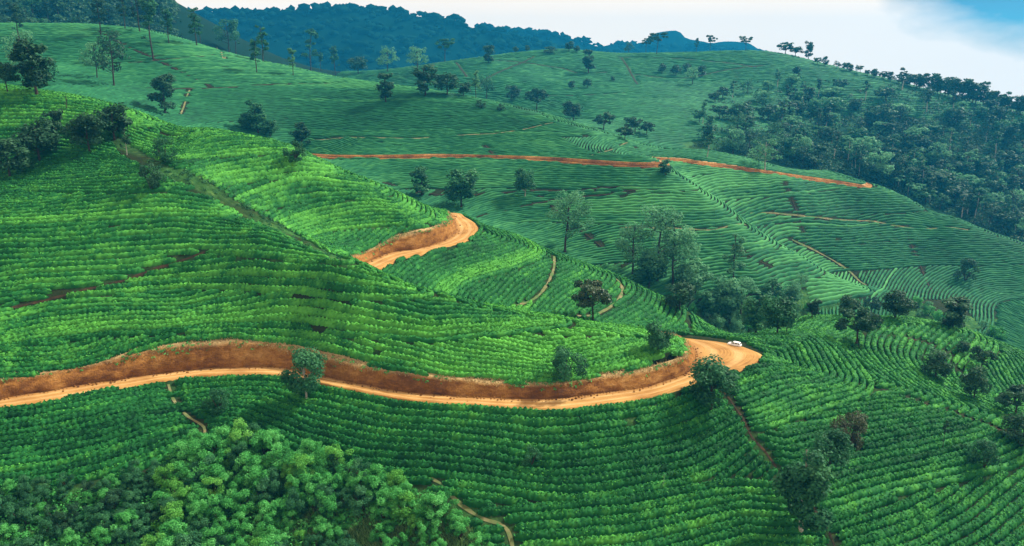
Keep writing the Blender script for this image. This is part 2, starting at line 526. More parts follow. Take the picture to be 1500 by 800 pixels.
def hsv_var(t, col, fac, h=0.03, s=0.2, v=0.5):
    """vary a colour by a 0..1 value"""
    x = t.n('ShaderNodeHueSaturation')
    t.l(col, x.inputs['Color'])
    mh = t.n('ShaderNodeMapRange'); mh.inputs['To Min'].default_value = 0.5 - h; mh.inputs['To Max'].default_value = 0.5 + h
    mv = t.n('ShaderNodeMapRange'); mv.inputs['To Min'].default_value = 1 - v; mv.inputs['To Max'].default_value = 1 + v
    t.l(fac, mh.inputs['Value']); t.l(fac, mv.inputs['Value'])
    t.l(mh.outputs['Result'], x.inputs['Hue']); t.l(mv.outputs['Result'], x.inputs['Value'])
    return x.outputs['Color']

def foliage_mat(name, dark, mid, light, patch=0.25, rough=0.55, transl=0.25, spec=0.25):
    """leaf material: per-leaf tint attribute, broad patches of colour, a little light through the leaf"""
    t = NT(name)
    rnd = t.n('ShaderNodeObjectInfo').outputs['Random']
    n1 = t.noise(t.pos(), patch, 3)
    f = t.math('ADD', t.math('MULTIPLY', t.attr('tint'), 0.62), t.math('MULTIPLY', n1, 0.5))
    f = t.math('ADD', f, t.math('MULTIPLY', t.math('SUBTRACT', rnd, 0.5), 0.16))
    f = t.math('SUBTRACT', f, 0.06)
    col = t.ramp(f, [(0.12, dark), (0.5, mid), (0.92, light)])
    t.base(col, rough, spec)
    tr = t.n('ShaderNodeBsdfTranslucent')
    t.l(col, tr.inputs['Color'])
    ms = t.n('ShaderNodeMixShader')
    ms.inputs['Fac'].default_value = transl
    t.l(t.b.outputs['BSDF'], ms.inputs[1]); t.l(tr.outputs['BSDF'], ms.inputs[2])
    t.l(ms.outputs['Shader'], t.out.inputs['Surface'])
    return t.m

# ------------------------------------------------------------------ ground
def poly_mask(u, v, poly):
    inside = np.zeros(u.shape, bool)
    n = len(poly)
    for i in range(n):
        x0, y0 = poly[i]; x1, y1 = poly[(i + 1) % n]
        c = ((y0 > v) != (y1 > v))
        with np.errstate(divide='ignore', invalid='ignore'):
            xs = (x1 - x0) * (v - y0) / (y1 - y0 + 1e-12) + x0
        inside ^= c & (u < xs)
    return inside

t = NT('ground_soil_and_grass')
p = t.pos()
n_big = t.noise(p, 0.045, 4)
n_mid = t.noise(p, 0.6, 5, 0.65)
n_fine = t.noise(p, 5.0, 3, 0.7)
soil = t.ramp(n_mid, [(0.3, (0.008, 0.018, 0.007)), (0.62, (0.020, 0.028, 0.011)), (0.85, (0.060, 0.050, 0.024))])
grass = t.ramp(n_mid, [(0.3, (0.012, 0.045, 0.012)), (0.55, (0.030, 0.095, 0.024)), (0.75, (0.10, 0.19, 0.055))])
gmask = t.math('ADD', t.attr('grass'), t.math('MULTIPLY', t.math('SUBTRACT', n_big, 0.5), 0.9))
gcol = t.mix(t.ramp(gmask, [(0.4, (0, 0, 0)), (0.6, (1, 1, 1))]), soil, grass)
far_tea = t.ramp(t.math('ADD', t.math('MULTIPLY', n_big, 0.65), t.math('MULTIPLY', t.noise(p, 0.02, 5), 0.5)),
                 [(0.36, (0.008, 0.034, 0.014)), (0.58, (0.020, 0.075, 0.028)), (0.8, (0.055, 0.14, 0.045))])
gcol = t.mix(t.attr('far'), gcol, far_tea)
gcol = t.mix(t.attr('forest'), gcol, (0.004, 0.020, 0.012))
t.bump(t.math('ADD', n_mid, t.math('MULTIPLY', n_fine, 0.4)), 0.7, 0.25)
MAT_GROUND = t.base(gcol, 0.95, 0.02)

UU, VV, DD = project(np.stack([GX, GY, GZ], -1))
grass_px = [[(200, 190), (300, 240), (400, 300), (520, 380), (505, 395), (380, 330), (280, 275), (170, 215)],
            [(1340, 440), (1460, 480), (1500, 520), (1400, 478), (1330, 468)],
            [(240, 560), (265, 560), (310, 615), (330, 660), (270, 660)]]
thicket_px = [(-200, 716), (130, 716), (240, 692), (310, 658), (420, 662), (480, 680), (560, 708), (620, 720), (680, 775), (712, 810), (730, 1000), (-200, 1000)]
near = (GY < 262)
A_grass = np.full(GZ.shape, 0.42)
for P in grass_px:
    A_grass = np.where(poly_mask(UU, VV, P) & (DD > 90) & (GY < 330), 0.5, A_grass)
THICK = poly_mask(UU, VV, thicket_px) & (GY < 135) | (GY < 90)
A_grass = np.where(THICK, 0.7, A_grass)
A_grass = np.where(GY > 262, 0.28, A_grass)
A_far = np.clip((GY - 440) / 30, 0, 1)
hid = (GN < -86) & (GY > 205) & (GY < 300)
A_grass = np.where(hid, 0.9, A_grass)
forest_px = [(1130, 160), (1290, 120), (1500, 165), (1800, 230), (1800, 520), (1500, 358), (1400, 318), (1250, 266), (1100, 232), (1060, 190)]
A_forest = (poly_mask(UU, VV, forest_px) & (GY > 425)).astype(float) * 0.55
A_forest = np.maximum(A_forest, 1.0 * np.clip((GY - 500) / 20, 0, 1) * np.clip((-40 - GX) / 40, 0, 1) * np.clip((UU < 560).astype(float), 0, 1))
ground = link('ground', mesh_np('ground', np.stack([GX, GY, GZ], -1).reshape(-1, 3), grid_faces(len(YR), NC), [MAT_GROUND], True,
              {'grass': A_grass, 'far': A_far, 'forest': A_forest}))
tag(ground, kind='structure')

# plain beyond the hills, out to the horizon
x = np.linspace(-9000, 9000, 61); yv = np.linspace(-3000, 16000, 61)
PX, PY = np.meshgrid(x, yv)
PZ = -150 - np.clip((np.hypot(PX, PY) - 900) * 0.13, 0, 2500) + 40 * fbm(PX / 1500, PY / 1500, 3, 9)
tp = NT('valley_floor_green')
tp.base(tp.ramp(tp.noise(tp.pos(), 0.004, 5), [(0.35, (0.018, 0.05, 0.022)), (0.7, (0.05, 0.11, 0.04))]), 0.95, 0.1)
tag(link('terrain', mesh_np('terrain', np.stack([PX, PY, PZ], -1).reshape(-1, 3), grid_faces(61, 61), [tp.m], True)), kind='structure')

# ------------------------------------------------------------------ clay roads and their cut banks
t = NT('orange_clay_road')
p = t.pos()
al = t.n('ShaderNodeCombineXYZ')
t.l(t.math('MULTIPLY', t.attr('along'), 0.12), al.inputs[0]); t.l(t.math('MULTIPLY', t.attr('across'), 3.2), al.inputs[1])
streak = t.noise(al.outputs['Vector'], 1.6, 5, 0.6)
patch = t.noise(p, 0.16, 4)
fine = t.noise(p, 2.4, 5, 0.7)
col = t.ramp(t.math('ADD', t.math('MULTIPLY', streak, 0.6), t.math('MULTIPLY', patch, 0.45)),
             [(0.36, (0.15, 0.064, 0.016)), (0.47, (0.28, 0.138, 0.034)), (0.60, (0.39, 0.222, 0.066)), (0.76, (0.50, 0.335, 0.145))])
trk = t.math('ABSOLUTE', t.math('SUBTRACT', t.math('ABSOLUTE', t.math('SUBTRACT', t.attr('frac'), 0.49)), 0.19))
col = t.mix(t.math('MULTIPLY', t.ramp(trk, [(0.03, (1, 1, 1)), (0.10, (0, 0, 0))]), t.math('ADD', t.math('MULTIPLY', patch, 0.9), -0.05)), col, (0.52, 0.35, 0.16))
col = t.mix(t.ramp(t.math('ADD', t.attr('frac'), t.math('MULTIPLY', t.math('SUBTRACT', streak, 0.5), 0.5)), [(0.80, (0, 0, 0)), (1.0, (0.75, 0.75, 0.75))]), col, (0.17, 0.068, 0.020))
col = t.mix(t.ramp(fine, [(0.5, (0, 0, 0)), (0.78, (0.5, 0.5, 0.5))]), col, (0.24, 0.11, 0.04))
t.bump(t.math('ADD', fine, streak), 0.6, 0.12)
MAT_ROAD = t.base(col, 0.93, 0.12)

t = NT('raw_earth_bank')
p = t.pos()
bl = t.n('ShaderNodeCombineXYZ')
t.l(t.math('MULTIPLY', t.attr('along'), 1.0), bl.inputs[0]); t.l(t.math('MULTIPLY', t.attr('across'), 0.45), bl.inputs[1])
mp = t.n('ShaderNodeMapping'); mp.inputs['Scale'].default_value = (0.7, 0.7, 1.8); t.l(p, mp.inputs['Vector'])
streak = t.noise(mp.outputs['Vector'], 0.55, 7, 0.7)
patch = t.noise(p, 0.07, 5, 0.6)
fine = t.noise(p, 3.0, 5, 0.7)
col = t.ramp(t.math('ADD', t.math('MULTIPLY', streak, 0.5), t.math('MULTIPLY', patch, 0.55)),
             [(0.36, (0.060, 0.025, 0.009)), (0.46, (0.145, 0.058, 0.015)), (0.55, (0.27, 0.118, 0.026)), (0.68, (0.43, 0.23, 0.068))])
col = t.mix(t.ramp(fine, [(0.48, (0, 0, 0)), (0.75, (0.7, 0.7, 0.7))]), col, (0.085, 0.036, 0.016))
straw = t.ramp(t.noise(p, 1.3, 5, 0.7), [(0.3, (0.24, 0.15, 0.06)), (0.55, (0.44, 0.32, 0.15)), (0.8, (0.20, 0.24, 0.07))])
col = t.mix(t.attr('lip'), col, straw)
t.bump(t.math('ADD', t.math('MULTIPLY', fine, 1.2), streak), 0.9, 0.3)
MAT_BANK = t.base(col, 0.95, 0.08)

def ground_z(x, y):
    return sample(GZ, x, y)
for ri, (road, name) in enumerate(zip(ROADS, ['road', 'road', 'road'])):
    I, O, T = road
    n = len(I)
    s = np.r_[0, np.cumsum(np.linalg.norm(np.diff((I + O)[:, :2] / 2, axis=0), axis=1))]
    w = np.linalg.norm((I - O)[:, :2], axis=1)
    # carriageway: slight crown, two wheel ruts, ragged outer edge
    K = 13
    k = np.linspace(-0.12, 1.03, K)
    V = O[:, None] * (1 - k)[None, :, None] + I[:, None] * k[None, :, None]
    rag = 0.45 * fbm(s / 2.2, s * 0 + 3.3, 3, 21)
    V[:, 0, :2] += ((O - I)[:, :2] / w[:, None]) * (rag[:, None] + 0.1)
    rut = -0.10 * (np.exp(-((k - 0.3) / 0.07) ** 2) + np.exp(-((k - 0.68) / 0.07) ** 2))
    V[..., 2] += rut[None] + 0.12 * fbm(V[..., 0] / 1.6, V[..., 1] / 1.6, 3, 4)
    V[:, 0, 2] -= 0.75
    V[:, 1, 2] -= 0.05
    at = {'along': np.repeat(s[:, None], K, 1), 'across': k[None] * w[:, None], 'frac': np.repeat(k[None], n, 0), 'lip': np.zeros((n, K))}
    ro = link(name, mesh_np(name, V.reshape(-1, 3), grid_faces(n, K), [MAT_ROAD if ri < 2 else MAT_BANK], True, at))
    tag(ro, kind='structure')
    # bank: steep ragged face with gullies, a lip folding back over the slope
    KB = 12
    kb = np.linspace(0, 1, KB - 2)
    V = I[:, None] * (1 - kb)[None, :, None] + T[:, None] * kb[None, :, None]
    V[:, 0, 2] -= 0.3
    nv = (T - I)[:, :2]
    nv /= np.linalg.norm(nv, axis=1)[:, None] + 1e-9
    hgt = (T - I)[:, 2]
    prof = -0.42 * np.sin(np.pi * kb ** 0.8) * np.clip(hgt / 3, 0.3, 1.3)[:, None]
    ero = 0.9 * fbm(s[:, None] / 1.7 + 0 * kb, kb[None] * 1.2 + 5 + 0 * s[:, None], 4, 33) + 0.5 * fbm(s[:, None] / 0.6, kb[None] * 4, 3, 35)
    off = prof + ero * np.sin(np.pi * np.clip(kb, 0.05, 0.95))[None] * np.clip(hgt / 2.5, 0.25, 1.2)[:, None]
    off = np.minimum(off, -0.03)
    V[..., :2] += nv[:, None] * off[..., None]
    # lip
    edge = 1.5 * fbm(s / 5.0, s * 0 + 1.7, 5, 41) * np.clip(hgt / 3, 0.3, 1.2)
    edge = np.clip(edge, -0.45, 0.65)
    # slumped earth at the foot
    foot = np.clip(1.8 * fbm(s / 2.6, s * 0 + 9.1, 4, 47) + 0.25, 0.0, 1.1) * np.clip(hgt / 3, 0.2, 1.1)
    V[..., :2] -= nv[:, None] * (foot[:, None] * (1 - kb[None]) ** 1.6)[..., None]
    V[:, 1:-1, 2] += (0.35 * foot[:, None] * np.sin(np.pi * kb[None]) ** 2 * (1 - kb[None]))[:, 1:-1]
    V[..., :2] += nv[:, None] * (edge[:, None] * kb[None] ** 1.5)[..., None]
    V[:, -1, 2] = sample(GU, T[:, 0] + nv[:, 0] * 0.2, T[:, 1] + nv[:, 1] * 0.2) + 0.10 + 0.55 * edge
    lips = []
    for d in (0.6, 1.7):
        q = V[:, -1].copy()
        q[:, :2] += nv * (d - 0.6 * np.minimum(edge[:, None], 0))
        q[:, 2] = sample(GU, q[:, 0], q[:, 1]) + (0.12 if d < 1 else -0.15)
        lips.append(q[:, None])
    V = np.concatenate([V] + lips, 1)
    at = {'along': np.repeat(s[:, None], KB, 1), 'across': np.r_[kb, 1.1, 1.2][None] * hgt[:, None], 'lip': np.repeat(np.r_[kb * 0, 1.0, 1.0][None] - np.eye(KB)[KB - 3][None] * -0.25, n, 0)}
    bo = link('road_bank', mesh_np('road_bank', V.reshape(-1, 3), grid_faces(n, KB), [MAT_BANK], True, at))
    tag(bo, kind='structure')

# ------------------------------------------------------------------ footpaths and drains laid on the slopes
def hit(u, v, y0=60.0, y1=1400.0):
    """where the line of sight through a photograph pixel meets the ground"""
    a, yr, zr = ray(u, v)
    k = np.concatenate([np.arange(max(y0, 1.0), 500, 0.5), np.arange(max(500.0, y0), max(y1, 501), 1.5)]) / yr
    x, y, z = a * k, yr * k, zr * k
    g = ground_z(x, y)
    below = np.flatnonzero(z < g)
    if not len(below):
        i = int(np.argmin(np.where(y < 840, (z - g) / y, 9)))      # grazes the crest
    else:
        i = below[0]
    return np.array([x[i], y[i], g[i]])
def drape(pts, step):
    P = np.array([hit(*q)[:2] for q in pts])
    return catmull(P, step)
t = NT('trodden_earth_path')
col = t.ramp(t.noise(t.pos(), 0.8, 5, 0.65), [(0.3, (0.13, 0.085, 0.04)), (0.55, (0.28, 0.20, 0.11)), (0.75, (0.40, 0.31, 0.19))])
col = t.mix(t.ramp(t.noise(t.pos(), 0.35, 4), [(0.40, (0, 0, 0)), (0.6, (0.9, 0.9, 0.9))]), col, (0.06, 0.14, 0.035))
col = t.mix(0.45, col, (0.05, 0.085, 0.028))
MAT_PATH = t.base(col, 0.95, 0.1)
t = NT('dark_drain_earth')
col = t.ramp(t.noise(t.pos(), 0.9, 5, 0.65), [(0.35, (0.014, 0.012, 0.006)), (0.6, (0.040, 0.024, 0.011)), (0.78, (0.11, 0.055, 0.024))])
MAT_DRAIN = t.base(col, 0.95, 0.1)
PATHS = []      # (polyline xy, half width) kept free of hedges
def strip(name, pts, hw, mat, step=0.8, lift=0.10, dip=0.0, y0=60):
    P = catmull(np.array([hit(u, v, y0)[:2] for u, v in pts]), step)
    T = np.gradient(P, axis=0)
    T /= np.linalg.norm(T, axis=1)[:, None] + 1e-9
    N = np.stack([-T[:, 1], T[:, 0]], 1)
    s = np.arange(len(P)) * step
    wv = hw * (1 + 1.6 * fbm(s / 2.0, s * 0 + P[0, 0], 4, 51))
    k = np.linspace(-1, 1, 5)
    V = np.zeros((len(P), 5, 3))
    V[..., :2] = P[:, None] + N[:, None] * (wv[:, None] * k[None])[..., None]
    V[..., 2] = ground_z(V[..., 0], V[..., 1]) + lift - dip * (1 - k[None] ** 2) + 0.08 * fbm(V[..., 0], V[..., 1], 3, 6)
    o = link(name, mesh_np(name, V.reshape(-1, 3), grid_faces(len(P), 5), [mat], True))
    tag(o, kind='structure')
    PATHS.append((P, hw))
    return o
strip('footpath', [(247, 566), (256, 590), (275, 612), (300, 630), (296, 648)], 0.24, MAT_PATH)
strip('footpath', [(625, 700), (648, 712), (668, 738), (705, 760), (738, 775), (750, 800), (752, 830)], 0.28, MAT_PATH)
strip('footpath', [(812, 376), (811, 395), (800, 420), (783, 438), (758, 448)], 0.32, MAT_PATH)
strip('footpath', [(903, 409), (911, 420), (909, 436), (897, 448), (870, 462), (846, 464)], 0.4, MAT_PATH)
strip('drain', [(1058, 572), (1072, 592), (1088, 614), (1100, 640), (1120, 664), (1137, 686)], 0.2, MAT_DRAIN, 0.5, 0.06)
strip('drain', [(1178, 728), (1196, 752), (1212, 780), (1228, 815)], 0.2, MAT_DRAIN, 0.5, 0.06)
strip('drain', [(-10, 455), (60, 442), (120, 427), (180, 412), (230, 396), (275, 381), (300, 372)], 0.3, MAT_DRAIN, 0.7, 0.08)
strip('drain', [(1290, 571), (1330, 583), (1380, 600), (1440, 622), (1500, 646)], 0.25, MAT_DRAIN, 0.7, 0.06)
strip('drain', [(1300, 492), (1335, 497), (1365, 506), (1410, 530)], 0.2, MAT_DRAIN, 0.7, 0.06)
# middle distance
far_lines = [
    ('footpath', [(1160, 353), (1190, 366), (1218, 382), (1245, 400), (1268, 418)], 1.1, 300),
    ('footpath', [(1098, 313), (1150, 316), (1210, 321), (1260, 325), (1310, 331), (1360, 337), (1418, 338)], 0.8, 300),
    ('drain', [(1150, 268), (1160, 292), (1170, 320), (1182, 352)], 0.6, 300),
    ('drain', [(1325, 338), (1336, 362), (1350, 395), (1366, 428)], 0.6, 300),
    ('drain', [(770, 272), (800, 296), (840, 330), (880, 362), (912, 390)], 0.7, 240),
    ('drain', [(560, 268), (640, 286), (700, 286), (780, 281), (860, 279), (940, 277)], 0.6, 240),
    ('drain', [(700, 318), (760, 305), (820, 292), (900, 285), (1000, 283)], 0.5, 240),
    ('footpath', [(905, 335), (960, 336), (1010, 337), (1050, 338), (1092, 330)], 0.7, 240),
    ('drain', [(1000, 296), (1040, 330), (1090, 372), (1150, 408)], 0.45, 240),
    ('footpath', [(830, 242), (860, 232), (890, 222), (920, 210)], 0.7, 300),
    ('drain', [(700, 200), (712, 215), (724, 229)], 0.6, 300),
    ('footpath', [(455, 207), (560, 203), (680, 199), (760, 192), (815, 180)], 0.7, 300),
    ('drain', [(215, 130), (260, 131), (330, 129), (420, 124), (500, 122)], 0.8, 300),
    ('footpath', [(265, 168), (270, 155), (274, 142), (278, 133)], 0.8, 300),
    ('drain', [(140, 44), (180, 66), (220, 84), (260, 103), (310, 128)], 0.8, 330),
    ('drain', [(60, 104), (140, 96), (220, 90), (290, 84), (330, 80)], 0.7, 330),
    ('footpath', [(318, 70), (324, 76), (332, 82)], 1.0, 330),
    ('drain', [(700, 128), (720, 112), (750, 98), (782, 84)], 1.2, 500),
    ('drain', [(690, 90), (760, 92), (820, 100), (850, 108), (890, 106)], 1.2, 500),
    ('drain', [(668, 92), (676, 102), (684, 114)], 1.2, 500),
    ('drain', [(800, 142), (860, 140), (920, 137)], 1.3, 500),
    ('drain', [(910, 85), (922, 104), (934, 124)], 1.3, 500),
    ('drain', [(905, 84), (980, 86), (1050, 92), (1110, 100)], 1.2, 500),
    ('drain', [(930, 110), (990, 116), (1060, 104), (1120, 96)], 1.2, 500),
]
for nm, pts, hw, y0 in far_lines:
    strip(nm, pts, hw * (0.42 if nm == 'footpath' else 0.4), MAT_PATH if nm == 'footpath' else MAT_DRAIN, 1.5, 0.25, 0.0)
# ------------------------------------------------------------------ tea hedges along the contours
from mathutils.kdtree import KDTree
def iso_segments(Phi, X, Y, s):
    """contour segments of Phi at the levels (k+1/2)*s on a lattice, cells split in two triangles -> chains of xy"""
    nr, nc = Phi.shape
    K = np.floor(Phi / s + 0.5)
    ok = np.isfinite(Phi)
    idx = np.arange(nr * nc).reshape(nr, nc)
    a, b, c, d = idx[:-1, :-1].ravel(), idx[:-1, 1:].ravel(), idx[1:, 1:].ravel(), idx[1:, :-1].ravel()
    tri = np.concatenate([np.stack([a, b, c], 1), np.stack([a, c, d], 1)])
    tri = tri[ok.ravel()[tri].all(1)]
    Kt = K.ravel()[tri]
    mx, mn = Kt.max(1), Kt.min(1)
    m = (mx - mn) == 1
    tri, Kt, mx = tri[m], Kt[m], mx[m]
    if not len(tri):
        return []
    lev = (mx - 0.5) * s
    ph, xx, yv = Phi.ravel(), X.ravel(), Y.ravel()
    ends, ids = [], []
    hi = Kt == mx[:, None]
    e = np.stack([tri, np.roll(tri, -1, 1)], -1)              # (n,3,2)
    cross = hi != np.roll(hi, -1, 1)                          # two per triangle
    order = np.argsort(~cross, axis=1, kind='stable')[:, :2]
    r = np.arange(len(tri))
    pts, key = [], []
    for q in range(2):
        ee = e[r, order[:, q]]
        i, j = ee.min(1), ee.max(1)
        w = (lev - ph[i]) / (ph[j] - ph[i] + 1e-12)
        pts.append(np.stack([xx[i] + (xx[j] - xx[i]) * w, yv[i] + (yv[j] - yv[i]) * w], 1))
        key.append(i * 4 + np.where(j - i == 1, 0, np.where(j - i == nc, 1, 2)))
    pos, adj = {}, {}
    k0, k1 = key[0].tolist(), key[1].tolist()
    p0, p1 = pts[0], pts[1]
    for n, (u, v) in enumerate(zip(k0, k1)):
        pos[u] = p0[n]; pos[v] = p1[n]
        adj.setdefault(u, []).append(v)
        adj.setdefault(v, []).append(u)
    seen, chains = set(), []
    starts = [k for k, v in adj.items() if len(v) == 1] + list(adj)
    for st in starts:
        if st in seen:
            continue
        ch, cur = [st], st
        seen.add(st)
        while True:
            nx = [v for v in adj[cur] if v not in seen]
            if not nx:
                break
            cur = nx[0]
            seen.add(cur); ch.append(cur)
        if len(ch) > 4:
            chains.append(np.array([pos[q] for q in ch]))
    return chains

def resample(P, step):
    s = np.r_[0, np.cumsum(np.hypot(*np.diff(P, axis=0).T))]
    if s[-1] < step * 2:
        return None
    n = int(s[-1] / step) + 1
    q = np.linspace(0, s[-1], n)
    return np.stack([np.interp(q, s, P[:, 0]), np.interp(q, s, P[:, 1])], 1)
def smooth(P, it=3):
    for _ in range(it):
        Q = P.copy()
        Q[1:-1] = 0.25 * P[:-2] + 0.5 * P[1:-1] + 0.25 * P[2:]
        P = Q
    return P

# free strips: roads and paths
path_pts, path_hw = [], []
for P, hw in PATHS:
    path_pts.append(P); path_hw.append(np.full(len(P), hw))
path_pts = np.vstack(path_pts); path_hw = np.concatenate(path_hw)
kd_path = KDTree(len(path_pts))
for i, (x_, y_) in enumerate(path_pts):
    kd_path.insert((x_, y_, 0), i)
kd_path.balance()
def keep_off(P, margin):
    """True where a hedge may grow"""
    ok = np.ones(len(P), bool)
    for I, O, T in ROADS:
        lo, hi = np.minimum(I.min(0), O.min(0)) - 6, np.maximum(I.max(0), O.max(0)) + 6
        m = (P[:, 0] > lo[0]) & (P[:, 0] < hi[0]) & (P[:, 1] > lo[1]) & (P[:, 1] < hi[1])
        if not m.any():
            continue
        q = P[m]
        lat, idx, dist, hw = road_coords(q[:, 0], q[:, 1], (I, O, T))
        bw = np.linalg.norm(T[:, :2] - I[:, :2], axis=1)[idx]
        bad = (lat > -hw - 0.35 - margin * 0.3) & (lat < hw + bw + 0.25 + 1.4 * fbm(q[:, 0] / 3, q[:, 1] / 3, 3, 91)) & (dist < np.maximum(hw, 2.5) + bw + 2.2)
        ok[np.flatnonzero(m)[bad]] = False
    for i, (x_, y_) in enumerate(P):
        if ok[i]:
            co, j, d = kd_path.find((x_, y_, 0))
            if d < path_hw[j] + margin:
                ok[i] = False
    return ok

def make_rows(x0, x1, y0, y1, cell, levels, spacing, region, up_from=None, margin=0.55, wob=0.35):
    """rows between height levels, each band parallel to the contour it starts from"""
    xs = np.arange(x0, x1, cell); ys = np.arange(y0, y1, cell)
    X, Y = np.meshgrid(xs, ys)
    Z = sample(GN, X, Y)
    for _ in range(2):
        Z[1:-1, 1:-1] = 0.25 * (Z[:-2, 1:-1] + Z[2:, 1:-1] + Z[1:-1, :-2] + Z[1:-1, 2:])
    reg = region(X, Y, Z)
    rows = []
    for k in range(len(levels) - 1):
        za, zb, seed_hi = levels[k][0], levels[k + 1][0], levels[k][1]
        zs = zb if seed_hi else za
        seeds = iso_segments(np.where(np.abs(Z - zs) < 12, Z - zs + 500.5, np.nan), X, Y, 1001.0)
        if not seeds:
            continue
        kd = KDTree(sum(len(q) for q in seeds))
        i = 0
        for q in seeds:
            for pt in smooth(q, 6):
                kd.insert((pt[0], pt[1], 0), i); i += 1
        kd.balance()
        m = (Z >= za - 1.2) & (Z < zb + 1.2) & reg
        Phi = np.full(Z.shape, np.nan)
        ii, jj = np.nonzero(m)
        Phi[ii, jj] = [kd.find((X[a, b], Y[a, b], 0))[2] for a, b in zip(ii, jj)]
        Phi = Phi + wob * 2 * fbm(X / 7, Y / 7, 2, 60 + k)
        for ch in iso_segments(Phi, X, Y, spacing):
            ch = resample(smooth(ch, 3), 0.8 if y1 < 300 else 1.6)
            if ch is None:
                continue
            z = sample(GN, ch[:, 0], ch[:, 1])
            ok = keep_off(ch, margin) & (z >= za) & (z < zb) & (fbm(ch[:, 0] / 5, ch[:, 1] / 5, 3, 137) > -0.33)
            # cut into runs
            e = np.flatnonzero(np.diff(np.r_[0, ok.astype(int), 0]))
            for a, b in zip(e[::2], e[1::2]):
                if (b - a) >= 4:
                    rows.append(ch[a:b])
    return rows

def hedge(P, w, h, step, prof, seed, leaf_n=0.0, leaf=0.2, lump=0.17):
    """one hedge along the polyline: lumpy clipped body plus leaf tufts -> V, quads, tint"""
    P = resample(P, step)
    if P is None:
        return None
    n = len(P)
    T = np.gradient(P, axis=0)
    T /= np.linalg.norm(T, axis=1)[:, None] + 1e-9
    N = np.stack([-T[:, 1], T[:, 0]], 1)
    s = np.arange(n) * step
    r = np.random.default_rng(seed)
    k = np.array([q[0] for q in prof]); hh = np.array([q[1] for q in prof])
    m = len(k)
    bush = 1.0 + 0.24 * np.sin(s * 2 * np.pi / 0.95 + r.uniform(0, 6.3) + 1.5 * fbm(s / 3, s * 0, 2, seed % 97))
    wid = w * (0.9 + 0.5 * fbm(s / 2.3, s * 0 + 7, 3, seed % 89)) * (0.45 + 0.55 * bush)
    hgt = h * (0.92 + 0.6 * fbm(s / 2.0, s * 0 + 3, 3, seed % 83)) * (0.35 + 0.65 * bush)
    taper = np.clip(np.minimum(s, s[-1] - s) / 0.9, 0.25, 1) ** 0.5
    wid, hgt = wid * taper, hgt * taper
    V = np.zeros((n, m, 3))
    V[..., :2] = P[:, None] + N[:, None] * (wid[:, None] * k[None])[..., None]
    g = sample(GU, V[..., 0], V[..., 1])
    V[..., 2] = g + hgt[:, None] * hh[None]
    j = r.normal(0, lump * 0.5, (n, m, 3)); j[..., 2] *= 0.8
    V += j * (hh > 0.02)[None, :, None]
    V[:, 0, 2] -= 0.25; V[:, -1, 2] -= 0.25
    F = grid_faces(n, m)
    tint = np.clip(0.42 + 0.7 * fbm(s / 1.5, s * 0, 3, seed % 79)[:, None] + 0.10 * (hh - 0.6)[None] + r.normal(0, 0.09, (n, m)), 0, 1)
    V = V.reshape(-1, 3); tint = tint.ravel()
    if leaf_n > 0:
        nl = int(n * step * w * 2 * leaf_n)
        if nl > 0:
            i = r.integers(0, n - 1, nl); f = r.random(nl)
            kk = np.clip(r.normal(0, 0.5, nl), -1.0, 1.0)
            hk = np.interp(kk, k, hh)
            base = P[i] * (1 - f)[:, None] + P[i + 1] * f[:, None]
            ww = wid[i] * (1 - f) + wid[i + 1] * f
            hg = hgt[i] * (1 - f) + hgt[i + 1] * f
            c = np.zeros((nl, 3))
            c[:, :2] = base + N[i] * (ww * kk)[:, None]
            c[:, 2] = sample(GU, c[:, 0], c[:, 1]) + hg * hk + r.uniform(-0.03, 0.20, nl)
            nrm = np.zeros((nl, 3))
            nrm[:, :2] = N[i] * (kk * 0.8)[:, None]
            nrm[:, 2] = 0.75
            nrm += r.normal(0, 0.55, (nl, 3))
            LV, LF = cards(c, nrm, leaf * r.uniform(0.6, 1.3, nl), r)
            lt = np.clip(0.52 + 0.30 * r.normal(0, 1, nl), 0, 1)
            F = np.vstack([F, LF + len(V)])
            V = np.vstack([V, LV]); tint = np.r_[tint, np.repeat(lt, 4)]
    return V, F, tint
def cards(c, nrm, size, r, aspect=1.5):
    """small leaf-spray quads at c, facing nrm"""
    n = len(c)
    nrm = nrm / (np.linalg.norm(nrm, axis=1)[:, None] + 1e-9)
    a = r.normal(0, 1, (n, 3))
    a -= nrm * (a * nrm).sum(1)[:, None]
    a /= np.linalg.norm(a, axis=1)[:, None] + 1e-9
    b = np.cross(nrm, a)
    s = (size / 2)[:, None]
    fold = nrm * s * 0.35
    V = np.stack([c - a * s * aspect, c - b * s * 0.8 + fold, c + a * s * aspect, c + b * s * 0.8 - fold], 1)
    F = np.arange(n * 4).reshape(n, 4)
    return V.reshape(-1, 3), F

MAT_TEA = foliage_mat('tea_leaves', (0.004, 0.040, 0.012), (0.015, 0.130, 0.026), (0.105, 0.39, 0.050), 0.16, 0.7, 0.2, 0.08)
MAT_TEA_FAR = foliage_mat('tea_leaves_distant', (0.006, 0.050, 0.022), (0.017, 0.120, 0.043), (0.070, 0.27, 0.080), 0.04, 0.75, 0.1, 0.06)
prof_near = [(-1.0, 0.0), (-1.0, 0.55), (-0.72, 0.9), (-0.25, 1.0), (0.25, 1.0), (0.72, 0.9), (1.0, 0.55), (1.0, 0.0)]
prof_mid = [(-1.0, 0.0), (-0.85, 0.75), (0.0, 1.0), (0.85, 0.75), (1.0, 0.0)]

